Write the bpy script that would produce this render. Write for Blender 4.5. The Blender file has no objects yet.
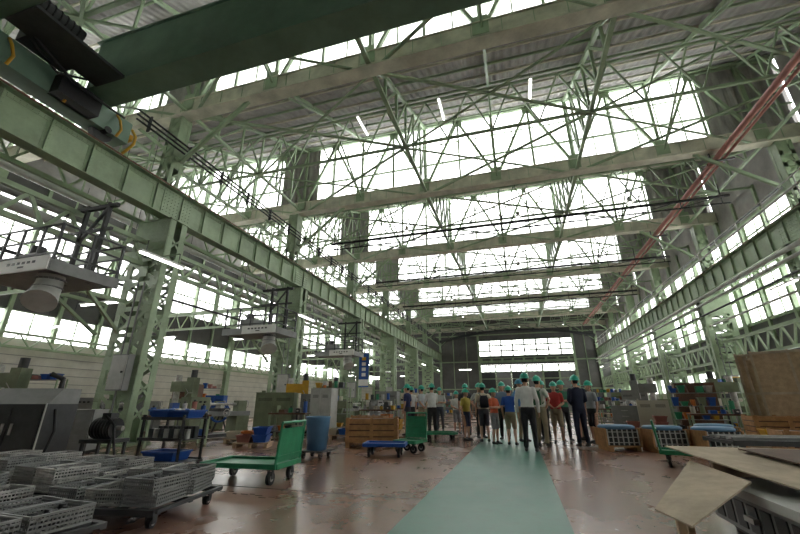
import bpy, math, random
import numpy as np
from mathutils import Vector, Matrix
random.seed(7)
sc = bpy.context.scene

# ------------------------------------------------------------------ materials
MATS = {}
def mat(name, col, rough=0.6, metal=0.0, noise=0.0, nscale=4.0, bump=0.0, emit=None, spec=None, dirt=None):
    if name in MATS: return MATS[name]
    m = bpy.data.materials.new(name); m.use_nodes = True
    nt = m.node_tree; b = nt.nodes['Principled BSDF']
    b.inputs['Base Color'].default_value = (*col, 1)
    b.inputs['Roughness'].default_value = rough
    b.inputs['Metallic'].default_value = metal
    if spec is not None: b.inputs['Specular IOR Level'].default_value = spec
    if noise > 0:
        tc = nt.nodes.new('ShaderNodeTexCoord'); n = nt.nodes.new('ShaderNodeTexNoise')
        n.inputs['Scale'].default_value = nscale; n.inputs['Detail'].default_value = 5
        n.inputs['Roughness'].default_value = 0.65
        r = nt.nodes.new('ShaderNodeValToRGB')
        r.color_ramp.elements[0].position = 0.3; r.color_ramp.elements[1].position = 0.72
        d = dirt if dirt else tuple(c*(1-noise) for c in col)
        r.color_ramp.elements[0].color = (*d, 1)
        r.color_ramp.elements[1].color = (*[min(1, c*(1+noise*0.4)) for c in col], 1)
        nt.links.new(tc.outputs['Object'], n.inputs['Vector'])
        nt.links.new(n.outputs['Fac'], r.inputs['Fac'])
        nt.links.new(r.outputs['Color'], b.inputs['Base Color'])
        if bump > 0:
            bp = nt.nodes.new('ShaderNodeBump'); bp.inputs['Strength'].default_value = bump
            nt.links.new(n.outputs['Fac'], bp.inputs['Height']); nt.links.new(bp.outputs['Normal'], b.inputs['Normal'])
    if emit:
        b.inputs['Emission Color'].default_value = (*col, 1); b.inputs['Emission Strength'].default_value = emit
    MATS[name] = m
    return m

GREEN = mat('sage_green_paint', (0.33, 0.425, 0.275), 0.45, noise=0.3, nscale=1.5)
GREENR = mat('roof_steel_green', (0.34, 0.44, 0.29), 0.5, noise=0.3, nscale=0.8)
DGREEN = mat('crane_green_paint', (0.17, 0.27, 0.20), 0.4, noise=0.25, nscale=1.2)
CARTG = mat('cart_green_paint', (0.03, 0.25, 0.12), 0.4, noise=0.3, nscale=6)
OLIVE = mat('olive_machine_paint', (0.17, 0.20, 0.12), 0.5, noise=0.3, nscale=3)
FASCIA = mat('weathered_fascia', (0.69, 0.67, 0.56), 0.75, noise=0.35, nscale=1.3)
GREY = mat('grey_paint', (0.23, 0.235, 0.23), 0.5, noise=0.25, nscale=3)
LGREY = mat('light_grey_paint', (0.46, 0.465, 0.44), 0.5, noise=0.2, nscale=3)
DGREY = mat('dark_grey_metal', (0.05, 0.053, 0.056), 0.5, noise=0.3, nscale=5)
BLACK = mat('black_rubber', (0.014, 0.014, 0.015), 0.55)
STEEL = mat('bare_steel', (0.48, 0.47, 0.45), 0.45, 0.6, noise=0.4, nscale=10)
RUST = mat('rusty_rail', (0.2, 0.085, 0.055), 0.7, noise=0.4, nscale=4)
REDP = mat('red_oxide_pipe', (0.36, 0.15, 0.12), 0.6, noise=0.25, nscale=2)
YEL = mat('safety_yellow', (0.6, 0.34, 0.03), 0.5, noise=0.2)
ORANGE = mat('orange_paint', (0.6, 0.17, 0.03), 0.5, noise=0.2)
WOOD = mat('pallet_wood', (0.50, 0.37, 0.24), 0.75, noise=0.3, nscale=6, bump=0.1)
WOODO = mat('orange_crate_wood', (0.44, 0.235, 0.10), 0.7, noise=0.4, nscale=6, bump=0.1)
WOODD = mat('brown_wood', (0.12, 0.06, 0.035), 0.6, noise=0.35, nscale=5)
CARD = mat('worn_board', (0.50, 0.41, 0.30), 0.8, noise=0.35, nscale=3)
BLUE = mat('blue_plastic', (0.015, 0.08, 0.34), 0.4, noise=0.15)
LBLUE = mat('pale_blue_cover', (0.10, 0.23, 0.38), 0.5, noise=0.2)
WHITE = mat('white_paint', (0.72, 0.72, 0.70), 0.5, noise=0.08)
CREAM = mat('cream_plastic', (0.5, 0.46, 0.37), 0.5)
TUBE = mat('fluorescent_tube', (1, 1, 0.95), 0.5, emit=8)
BLOCK = mat('painted_block_wall', (0.62, 0.60, 0.53), 0.8, noise=0.2, nscale=1)
CLAD = mat('dark_cladding', (0.125, 0.125, 0.12), 0.8, noise=0.3, nscale=0.8)
CORR = mat('corrugated_cement_sheet', (0.42, 0.405, 0.395), 0.85, noise=0.35, nscale=0.9)
ROOFTOP = mat('roof_outer_sheet', (0.7, 0.7, 0.7), 0.8, noise=0.1)
OUTG = mat('outside_yard', (0.5, 0.5, 0.48), 0.9, noise=0.2)
SKIN = mat('skin', (0.53, 0.31, 0.215), 0.55)
HAIR = mat('black_hair', (0.012, 0.01, 0.01), 0.6)
SHOE = mat('dark_shoes', (0.03, 0.028, 0.03), 0.5)
HELM = mat('helmet_teal', (0.03, 0.40, 0.28), 0.3)
HELMB = mat('helmet_blue', (0.06, 0.28, 0.45), 0.3)
EYE = mat('eye_dark', (0.02, 0.015, 0.012), 0.2)
LIP = mat('lips', (0.38, 0.16, 0.13), 0.5)

def glassmat():
    m = bpy.data.materials.new('wired_window_glass'); m.use_nodes = True
    nt = m.node_tree; nt.nodes.clear()
    o = nt.nodes.new('ShaderNodeOutputMaterial')
    tr = nt.nodes.new('ShaderNodeBsdfTransparent'); tl = nt.nodes.new('ShaderNodeBsdfTranslucent')
    tl.inputs['Color'].default_value = (0.93, 0.94, 0.94, 1); tr.inputs['Color'].default_value = (0.95, 0.96, 0.96, 1)
    gl = nt.nodes.new('ShaderNodeBsdfGlossy'); gl.inputs['Roughness'].default_value = 0.15
    mx = nt.nodes.new('ShaderNodeMixShader'); mx.inputs[0].default_value = 0.65
    m2 = nt.nodes.new('ShaderNodeMixShader'); m2.inputs[0].default_value = 0.05
    nt.links.new(tr.outputs[0], mx.inputs[1]); nt.links.new(tl.outputs[0], mx.inputs[2])
    nt.links.new(mx.outputs[0], m2.inputs[1]); nt.links.new(gl.outputs[0], m2.inputs[2])
    nt.links.new(m2.outputs[0], o.inputs[0])
    return m
GLASS = glassmat()

def floormat(name, c1, c2, dirt, r0, r1, coat, croug):
    m = bpy.data.materials.new(name); m.use_nodes = True
    nt = m.node_tree; b = nt.nodes['Principled BSDF']
    tc = nt.nodes.new('ShaderNodeTexCoord')
    n1 = nt.nodes.new('ShaderNodeTexNoise'); n1.inputs['Scale'].default_value = 0.6; n1.inputs['Detail'].default_value = 8; n1.inputs['Roughness'].default_value = 0.6
    n2 = nt.nodes.new('ShaderNodeTexNoise'); n2.inputs['Scale'].default_value = 5; n2.inputs['Detail'].default_value = 8; n2.inputs['Roughness'].default_value = 0.8
    mp = nt.nodes.new('ShaderNodeMapping'); mp.inputs['Scale'].default_value = (1, 0.6, 1)
    nt.links.new(tc.outputs['Object'], mp.inputs[0]); nt.links.new(mp.outputs[0], n1.inputs['Vector']); nt.links.new(tc.outputs['Object'], n2.inputs['Vector'])
    r = nt.nodes.new('ShaderNodeValToRGB'); r.color_ramp.elements[0].position = 0.35; r.color_ramp.elements[1].position = 0.65
    r.color_ramp.elements[0].color = (*c1, 1); r.color_ramp.elements[1].color = (*c2, 1)
    nt.links.new(n1.outputs['Fac'], r.inputs[0])
    r2 = nt.nodes.new('ShaderNodeValToRGB'); r2.color_ramp.elements[0].position = 0.5; r2.color_ramp.elements[1].position = 0.75
    r2.color_ramp.elements[0].color = (0, 0, 0, 1); r2.color_ramp.elements[1].color = (0.55, 0.55, 0.55, 1)
    nt.links.new(n2.outputs['Fac'], r2.inputs[0])
    mx = nt.nodes.new('ShaderNodeMixRGB'); mx.inputs[2].default_value = (*dirt, 1)
    nt.links.new(r2.outputs[0], mx.inputs[0]); nt.links.new(r.outputs[0], mx.inputs[1])
    nt.links.new(mx.outputs[0], b.inputs['Base Color'])
    mr = nt.nodes.new('ShaderNodeMapRange'); mr.inputs[1].default_value = .3; mr.inputs[2].default_value = .7
    mr.inputs[3].default_value = r0; mr.inputs[4].default_value = r1
    nt.links.new(n1.outputs['Fac'], mr.inputs[0]); nt.links.new(mr.outputs[0], b.inputs['Roughness'])
    b.inputs['Coat Weight'].default_value = coat; b.inputs['Coat Roughness'].default_value = croug
    bp = nt.nodes.new('ShaderNodeBump'); bp.inputs['Strength'].default_value = 0.012
    nt.links.new(n2.outputs['Fac'], bp.inputs['Height']); nt.links.new(bp.outputs[0], b.inputs['Normal'])
    return m
FLOOR = floormat('red_painted_concrete', (0.21, 0.112, 0.078), (0.30, 0.175, 0.128), (0.12, 0.078, 0.06), 0.18, 0.36, 0.2, 0.15)
STRIPE = floormat('green_painted_walkway', (0.045, 0.165, 0.115), (0.06, 0.205, 0.145), (0.06, 0.11, 0.08), 0.3, 0.48, 0.05, 0.25)

# ------------------------------------------------------------------ mesh builder
class MB:
    def __init__(s, name):
        s.name = name; s.v = []; s.f = []; s.m = []; s.sm = []; s.mats = []
        s.T = Matrix.Identity(4)
    def mi(s, m):
        if m not in s.mats: s.mats.append(m)
        return s.mats.index(m)
    def add(s, vs, fs, m, smooth=False):
        o = len(s.v); T = s.T
        s.v += [tuple(T @ Vector(p)) for p in vs]
        i = s.mi(m)
        for f in fs:
            s.f.append(tuple(o+a for a in f)); s.m.append(i); s.sm.append(smooth)
    def frame(s, p0, p1, w, h, m, up=(0, 0, 1)):
        p0 = Vector(p0); p1 = Vector(p1); d = (p1-p0)
        if d.length < 1e-6: return
        d.normalize(); u = Vector(up)
        if abs(d.dot(u)) > 0.98: u = Vector((0, 1, 0)) if abs(d.y) < .9 else Vector((0, 0, 1))
        r = d.cross(u).normalized(); u = r.cross(d)
        r *= w/2; u *= h/2
        vs = [p0-r-u, p0+r-u, p0+r+u, p0-r+u, p1-r-u, p1+r-u, p1+r+u, p1-r+u]
        s.add(vs, [(0, 1, 2, 3), (7, 6, 5, 4), (0, 4, 5, 1), (1, 5, 6, 2), (2, 6, 7, 3), (3, 7, 4, 0)], m)
    def box(s, x0, x1, y0, y1, z0, z1, m):
        vs = [(x0, y0, z0), (x1, y0, z0), (x1, y1, z0), (x0, y1, z0), (x0, y0, z1), (x1, y0, z1), (x1, y1, z1), (x0, y1, z1)]
        s.add(vs, [(3, 2, 1, 0), (4, 5, 6, 7), (0, 1, 5, 4), (1, 2, 6, 5), (2, 3, 7, 6), (3, 0, 4, 7)], m)
    def angle(s, p0, p1, w, sx, sy, m, t=0.02):
        p0 = Vector(p0); p1 = Vector(p1)
        s.frame(p0+Vector((sx*w/2, 0, 0)), p1+Vector((sx*w/2, 0, 0)), w, t, m, up=(0, 1, 0))
        s.frame(p0+Vector((0, sy*w/2, 0)), p1+Vector((0, sy*w/2, 0)), t, w, m, up=(0, 1, 0))
    def tube(s, pts, rad, m, n=10, cap=True, smooth=True):
        pts = [Vector(p) for p in pts]; N = len(pts)
        if not hasattr(rad, '__len__'): rad = [rad]*N
        vs = []; prev = None
        for i, p in enumerate(pts):
            a = pts[max(i-1, 0)]; b = pts[min(i+1, N-1)]; d = (b-a).normalized()
            if prev is None:
                u = Vector((0, 0, 1)) if abs(d.z) < 0.9 else Vector((0, 1, 0))
            else: u = prev
            r = d.cross(u).normalized(); u = r.cross(d).normalized(); prev = u
            for k in range(n):
                t = 2*math.pi*k/n
                vs.append(p+(r*math.cos(t)+u*math.sin(t))*rad[i])
        fs = []
        for i in range(N-1):
            for k in range(n):
                a = i*n+k; b = i*n+(k+1) % n
                fs.append((a, b, b+n, a+n))
        s.add(vs, fs, m, smooth)
        if cap:
            s.add(vs[:n], [tuple(range(n))[::-1]], m); s.add(vs[-n:], [tuple(range(n))], m)
    def cyl(s, p0, p1, r, m, n=12, r2=None):
        s.tube([p0, p1], [r, r if r2 is None else r2], m, n)
    def capsule(s, pts, rad, m, n=12):
        pts = [Vector(p) for p in pts]; d0 = (pts[0]-pts[1]).normalized(); d1 = (pts[-1]-pts[-2]).normalized()
        P = [pts[0]+d0*rad[0]*0.95, pts[0]+d0*rad[0]*0.6]+pts+[pts[-1]+d1*rad[-1]*0.6, pts[-1]+d1*rad[-1]*0.95]
        R = [rad[0]*0.25, rad[0]*0.78]+list(rad)+[rad[-1]*0.78, rad[-1]*0.25]
        s.tube(P, R, m, n)
    def rings(s, R, m, n=20, smooth=True):
        vs = []
        for q in R:
            z, rx, yf, yb = q[:4]; cx = q[4] if len(q) > 4 else 0
            cy = (yf+yb)/2; ry = (yb-yf)/2
            for k in range(n):
                t = 2*math.pi*k/n; c = math.cos(t); sn = math.sin(t)
                e = 0.85
                vs.append((cx+rx*math.copysign(abs(c)**e, c), cy+ry*math.copysign(abs(sn)**e, sn), z))
        fs = []
        for i in range(len(R)-1):
            for k in range(n):
                a = i*n+k; b = i*n+(k+1) % n
                fs.append((a, b, b+n, a+n))
        fs.append(tuple(range(n))[::-1]); fs.append(tuple(range((len(R)-1)*n, len(R)*n)))
        s.add(vs, fs, m, smooth)
    def ell(s, c, r, m, n=12, k=8):
        R = []
        for i in range(k+1):
            a = -math.pi/2+math.pi*i/k
            rr = max(math.cos(a), 0.05)
            R.append((c[2]+r[2]*math.sin(a), r[0]*rr, c[1]-r[1]*rr, c[1]+r[1]*rr, c[0]))
        s.rings(R, m, n)
    def torus(s, c, R, r, m, axis='y', n=24, k=6):
        pts = []
        for i in range(n+1):
            t = 2*math.pi*i/n
            if axis == 'y': pts.append((c[0]+R*math.cos(t), c[1], c[2]+R*math.sin(t)))
            elif axis == 'x': pts.append((c[0], c[1]+R*math.cos(t), c[2]+R*math.sin(t)))
            else: pts.append((c[0]+R*math.cos(t), c[1]+R*math.sin(t), c[2]))
        for i in range(n): s.tube([pts[i], pts[i+1]], r, m, k, cap=False)
    def mesh(s):
        me = bpy.data.meshes.new(s.name); me.from_pydata(s.v, [], s.f)
        for m in s.mats: me.materials.append(m)
        me.polygons.foreach_set('material_index', s.m); me.polygons.foreach_set('use_smooth', s.sm)
        me.update(); return me
    def obj(s, loc=(0, 0, 0), rz=0):
        o = bpy.data.objects.new(s.name, s.mesh()); sc.collection.objects.link(o)
        o.location = loc; o.rotation_euler = (0, 0, math.radians(rz)); return o

def place(me_obj, name, loc, rz=0):
    o = bpy.data.objects.new(name, me_obj.data); sc.collection.objects.link(o)
    o.location = loc; o.rotation_euler = (0, 0, math.radians(rz)); return o

# ------------------------------------------------------------------ layout
S = 8.3
FR = [9+S*k for k in range(-2, 7)]          # frame lines
YN, YF = FR[0], FR[-1]
XL, XR = -22.0, 12.6
ZB, ZT = 12.1, 15.9

b = MB('floor'); b.box(XL, XR, YN, YF, -0.2, 0, FLOOR); b.obj()
b = MB('floor_marking_walkway')
b.box(-1.27, 0.36, -6, 50, 0.0, 0.004, STRIPE); b.obj()
b = MB('yard_ground'); b.box(-120, 120, -90, 160, -0.5, -0.25, OUTG); b.obj()
b = MB('floor_joint_lines')
for y in (5.2, 9.0, 17.3): b.box(-10.5, -1.3, y, y+0.02, 0, 0.003, DGREY)
b.box(-6.2, -6.18, 3, 40, 0, 0.003, DGREY)
random.seed(3)
for i in range(26):   # worn crack beside the walkway
    x = -2.3-.12*i+random.uniform(-.02, .02); y = 4.6+.02*i+random.uniform(-.05, .05)
    b.box(x, x+random.uniform(.05, .11), y, y+.012, 0, .003, BLACK)
b.obj()

# ceiling (saw-tooth roof)
b = MB('ceiling')
per = 0.30
nx = int((XR-XL)/per)
for k in range(len(FR)-1):
    y0, y1 = FR[k]+0.05, FR[k+1]+0.3
    z0, z1 = ZB+0.1, ZT+0.25
    vs = []; fs = []
    for i in range(nx*4+1):
        x = XL+i*per/4; dz = (0.035, 0.035, -0.01, -0.01)[i % 4]
        vs += [(x, y0, z0+dz), (x, y1, z1+dz)]
        if i: a = 2*(i-1); fs.append((a, a+1, a+3, a+2))
    b.add(vs, fs, CORR)
    b.add([(XL, y0, z0+0.12), (XR, y0, z0+0.12), (XR, y1, z1+0.12), (XL, y1, z1+0.12)], [(0, 1, 2, 3)], ROOFTOP)
    for X in (XL, XR):
        b.add([(X, FR[k], 11.7), (X, FR[k+1], 11.7), (X, FR[k+1], z1+.1), (X, FR[k], z0+.1)], [(0, 1, 2, 3)], CORR)
b.obj()
b = MB('roof_purlins')
for k in range(len(FR)-1):
    for j in range(9):
        t = (j+0.5)/9; y = FR[k]+S*t; z = ZB+0.03+(ZT-ZB)*t
        b.frame((XL, y, z-0.03), (XR, y, z-0.03), 0.06, 0.1, FASCIA if j % 2 else GREENR)
b.obj()

def longi(b, X, y0, y1, w=1.0):
    n = 6
    b.frame((X, y0, 11.6), (X, y1, 11.6), 0.12*w, 0.1*w, GREENR)
    b.frame((X, y0, ZB-0.05), (X, y1, ZT-0.1), 0.12*w, 0.12*w, GREENR)
    P = []
    for j in range(n+1):
        t = j/n; P.append((y0+(y1-y0)*t, ZB-0.05+(ZT-0.1-ZB)*t))
    for j in range(1, n+1):
        b.frame((X, P[j][0], 11.6), (X, P[j][0], P[j][1]), 0.08*w, 0.08*w, GREENR)
        b.frame((X, P[j-1][0], 11.6), (X, P[j][0], P[j][1]), 0.07*w, 0.07*w, GREENR)
for k, y in enumerate(FR[1:]):
    b = MB('roof_truss')
    b.box(XL+.02, XR-.02, y-0.28, y+0.12, 11.5, 12.08, FASCIA)
    b.box(XL+.02, XR-.02, y-0.36, y+0.12, 11.44, 11.5, FASCIA)
    b.box(XL+.02, XR-.02, y-0.34, y+0.0, 12.08, 12.12, FASCIA)
    x = XL+.5
    while x < XR-.5:
        b.box(x-.01, x+.01, y-.30, y-.28, 11.5, 12.08, GREENR); x += .92
    for zz in (13.3,):
        b.frame((XL+.1, y-0.1, zz), (XR-.1, y-0.1, zz), 0.07, 0.07, GREENR)
    b.frame((XL+.1, y-0.1, ZT-0.05), (XR-.1, y-0.1, ZT-0.05), 0.16, 0.18, GREENR)
    for i in range(9):
        xa = -22+3.6667*i; xb = xa+3.6667; xm = (xa+xb)/2
        if xb > XR+1: break
        b.frame((xa+.05, y-0.1, 12.0), (xm, y-0.1, ZT-.1), 0.12, 0.12, GREENR)
        b.frame((xm, y-0.1, ZT-.1), (xb-.05, y-0.1, 12.0), 0.12, 0.12, GREENR)
        b.frame((xm, y-0.1, 12.0), (xm, y-0.1, ZT-.1), 0.09, 0.08, GREENR)
        b.frame((xb-.05, y-0.1, 12.0), (xb-.05, y-0.1, ZT-.1), 0.12, 0.11, GREENR)
        b.box(xm-0.25, xm+0.25, y-0.13, y-0.11, ZT-0.45, ZT-0.1, GREENR)
        b.box(xb-0.3, xb+0.2, y-0.32, y-0.305, 11.6, 12.35, GREENR)
    for (xa, sx) in ((-11, 1), (11, -1), (-11, -1)):
        b.frame((xa, y-0.1, 9.4), (xa+sx*2.6, y-0.1, 11.5), 0.12, 0.12, GREENR)
    b.obj()
for k in range(len(FR)-1):
    b = MB('longitudinal_roof_truss')
    ym = (FR[k]+FR[k+1])/2
    for X in (-18.33, -14.67, -7.33, -3.67, 0, 3.67, 7.33):
        if X in (-18.33, -3.67, 3.67, -14.67): longi(b, X, FR[k], FR[k+1], 1.2)
        else:
            b.frame((X, FR[k], ZB-0.05), (X, FR[k+1], ZT-0.1), 0.1, 0.14, GREENR)
            b.frame((X, FR[k], 11.7), (X, ym, 13.9), .07, .07, GREENR); b.frame((X, FR[k+1], 11.7), (X, ym, 13.9), .07, .07, GREENR)
    for X in (-11.1, 11.1): longi(b, X, FR[k], FR[k+1])
    b.frame((XL+.1, ym, 11.6), (XR-.1, ym, 11.6), 0.1, 0.1, GREENR)
    b.frame((XL+.1, ym, 13.75), (XR-.1, ym, 13.75), 0.09, 0.09, GREENR)
    for xa in (-18.33, -11, -3.67, 3.67):
        b.frame((xa, FR[k], 11.55), (xa+7.33, ym, 11.55), 0.09, 0.08, GREENR)
        b.frame((xa+7.33, ym, 11.55), (xa, FR[k+1], 11.55), 0.09, 0.08, GREENR)
        b.frame((xa+7.33, FR[k], 11.5), (xa, ym, 11.5), 0.07, 0.06, GREENR)
        b.frame((xa, ym, 11.5), (xa+7.33, FR[k+1], 11.5), 0.07, 0.06, GREENR)
        for q in range(4):
            x0 = xa+1.833*q
            b.frame((x0, ym, 11.6), (x0+.917, ym, 13.75), 0.06, 0.06, GREENR); b.frame((x0+.917, ym, 13.75), (x0+1.833, ym, 11.6), 0.06, 0.06, GREENR)
    b.obj()

wn = [0]
def window_band_y(X, y0, y1, z0, z1, pitch=0.95, rows=4, bar=0.045):
    wn[0] += 1
    b = MB('window_%d' % wn[0])
    b.add([(X, y0, z0), (X, y1, z0), (X, y1, z1), (X, y0, z1)], [(0, 1, 2, 3)], GLASS)
    n = max(1, round((y1-y0)/pitch))
    for i in range(n+1):
        y = y0+(y1-y0)*i/n; w = bar*(3.5 if i % 2 == 0 else 1)
        b.frame((X, y, z0), (X, y, z1), w, 0.07, GREEN, up=(1, 0, 0))
    for j in range(rows+1):
        z = z0+(z1-z0)*j/rows
        b.frame((X, y0, z), (X, y1, z), 0.06, bar*(2 if j % 2 == 0 else 1), GREEN)
    b.obj()
def window_band_x(Y, x0, x1, z0, z1, pitch=0.92, rows=4, bar=0.045, m=None):
    wn[0] += 1
    m = m or GREEN
    b = MB('window_%d' % wn[0])
    b.add([(x0, Y, z0), (x1, Y, z0), (x1, Y, z1), (x0, Y, z1)], [(0, 1, 2, 3)], GLASS)
    n = max(1, round((x1-x0)/pitch))
    for i in range(n+1):
        x = x0+(x1-x0)*i/n
        b.frame((x, Y, z0), (x, Y, z1), bar, 0.06, m, up=(0, 1, 0))
    for j in range(rows+1):
        z = z0+(z1-z0)*j/rows
        b.frame((x0, Y, z), (x1, Y, z), 0.06, bar, m)
    b.obj()
for y in FR[1:-1]:
    window_band_x(y+0.08, XL, -12.7, 12.12, ZT, rows=3)
    window_band_x(y+0.08, -10.3, 9.4, 12.12, ZT, rows=3)
def corr_panel(b, x0, x1, y, z0, z1):
    n = int((x1-x0)/0.1); vs = []; fs = []
    for i in range(n+1):
        x = x0+(x1-x0)*i/n; dy = 0.03 if (i//2) % 2 else -0.03
        vs += [(x, y+dy, z0), (x, y+dy, z1)]
        if i: a = 2*(i-1); fs.append((a, a+2, a+3, a+1))
    b.add(vs, fs, CORR)
for y in FR[1:-1]:
    b = MB('corrugated_roof_panel')
    corr_panel(b, -12.7, -10.3, y+0.08, 12.12, ZT+.1); corr_panel(b, 9.4, XR, y+0.08, 12.12, ZT+.1)
    b.obj()

# walls
b = MB('wall_left')
b.box(XL-0.25, XL, YN, YF, 0, 3.9, BLOCK)
b.box(XL-0.25, XL, YN, YF, 5.2, 6.9, CLAD)
b.box(XL-0.25, XL, YN, YF, 10.4, 11.75, CLAD)
for i in range(9): b.box(XL-0.25, XL+0.03, YN, YF, 0.4*i+.38, 0.4*i+.40, GREY)
for y in FR:
    b.box(XL-0.2, XL+0.3, y-0.2, y+0.2, 0, 12, GREEN)
for y in FR[:-1]:
    for q in (1, 2, 3): b.box(XL-.1, XL+.12, y+q*S/4-.08, y+q*S/4+.08, 3.9, 11.7, GREEN)
    b.frame((XL+.4, y, 3.5), (XL+.4, y+S, 3.5), .1, .1, GREEN); b.frame((XL+.4, y, 4.1), (XL+.4, y+S, 4.1), .1, .1, GREEN)
    for j in range(8):
        a = y+S*j/8; m_ = a+S/16
        b.frame((XL+.4, a, 3.5), (XL+.4, m_, 4.1), .05, .05, GREEN); b.frame((XL+.4, m_, 4.1), (XL+.4, a+S/8, 3.5), .05, .05, GREEN)
b.obj()
b = MB('wall_right')
b.box(XR, XR+0.25, YN, YF, 0, 1.9, BLOCK)
b.box(XR, XR+0.25, YN, YF, 3.1, 5.2, CLAD)
b.box(XR, XR+0.25, YN, YF, 10.3, 11.75, CORR)
for y in FR:
    b.box(XR-0.15, XR+0.2, y-0.2, y+0.2, 0, 12, GREEN)
    for q in (1, 2, 3): b.box(XR-.1, XR+.1, y+q*S/4-.09, y+q*S/4+.09, 0, 11.7, GREEN) if y < YF else None
for z in (3.15, 5.15, 7.7, 10.3): b.box(XR-.08, XR+.05, YN, YF, z-.07, z+.07, GREEN)
b.obj()
for k in range(len(FR)-1):
    y0, y1 = FR[k]+0.2, FR[k+1]-0.2
    window_band_y(XL-0.1, y0, y1, 3.9, 5.2, rows=2)
    window_band_y(XL-0.1, y0, y1, 6.9, 10.4, rows=5)
    window_band_y(XR+0.1, y0, y1, 1.9, 3.1, rows=2)
    window_band_y(XR+0.1, y0, y1, 5.2, 10.3, rows=7)
b = MB('wall_near'); b.box(XL, XR, YN-0.25, YN, 0, 16.2, CLAD); b.obj()
b = MB('wall_far')
b.box(XL, -5.2, YF, YF+.25, 0, 11.4, CLAD); b.box(8, XR, YF, YF+.25, 0, 11.4, CLAD)
b.box(-5.2, 8, YF, YF+.25, 10.0, 11.4, CLAD); b.box(-5.2, 8, YF, YF+.25, 6.4, 7.6, CLAD)
b.box(XL, XR, YF, YF+.25, 11.4, 16.2, CLAD)
for x in (-22, -16.5, -11, -5.2, 8, 11): b.box(x-.15, x+.15, YF-.3, YF, 0, 11.4, GREEN)
for x in (-9, -7, 9.5): b.box(x-.05, x+.05, YF-.1, YF, 0, 11.4, GREEN)
for z in (3, 6.9, 10.8): b.box(XL, XR, YF-.15, YF-.01, z-.08, z+.08, GREEN)
A = [(-11+22*i/12, YF-.5, 11.3-1.3*((i-6)/6)**2) for i in range(13)]
for i in range(12):
    b.frame(A[i], A[i+1], .2, .35, DGREY)
    b.frame((A[i][0], YF-.5, 11.8), A[i+1], .06, .06, DGREY)
for i in range(9): b.box(-5+1.5*i, -4.7+1.5*i, YF-.4, YF-.3, 6.7, 7.3, GREEN)
b.box(-5.2, 8, YF-.4, YF-.3, 7.25, 7.35, GREEN); b.box(-5.2, 8, YF-.4, YF-.3, 6.65, 6.75, GREEN)
b.obj()
window_band_x(YF+.1, -5.2, 8, 7.6, 10.0, pitch=1.65, rows=3, bar=0.2)
b = MB('door_1')
for i in range(6):
    x0 = -5.1+2.167*i
    b.box(x0, x0+2.16, YF+.02, YF+.12, 0, 5.3, GREY if i % 2 else DGREY)
    b.box(x0, x0+.12, YF+.0, YF+.12, 0, 6.36, GREEN); b.box(x0+2.04, x0+2.16, YF+.0, YF+.12, 0, 6.36, GREEN)
    for q in (.75, 1.4): b.box(x0+q-.05, x0+q+.05, YF+.0, YF+.12, 5.3, 6.3, DGREY)
    for z in (0.0, 1.9, 4.35, 5.3, 6.24): b.box(x0, x0+2.16, YF+.0, YF+.12, z, z+.12, GREEN)
b.add([(-5.1, YF+.08, 5.3), (7.9, YF+.08, 5.3), (7.9, YF+.08, 6.3), (-5.1, YF+.08, 6.3)], [(0, 1, 2, 3)], GLASS)
b.obj()
for x in (-7, -3, 1.5, 6):
    b = MB('fluorescent_lamp')
    b.box(x-.9, x+.9, YF-3, YF-2.85, 5.6, 5.66, WHITE); b.cyl((x-.85, YF-2.92, 5.56), (x+.85, YF-2.92, 5.56), .05, TUBE, 8)
    for q in (-.7, .7): b.frame((x+q, YF-2.92, 5.66), (x+q, YF-2.92, 11.5), .02, .02, DGREY)
    b.obj()

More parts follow.
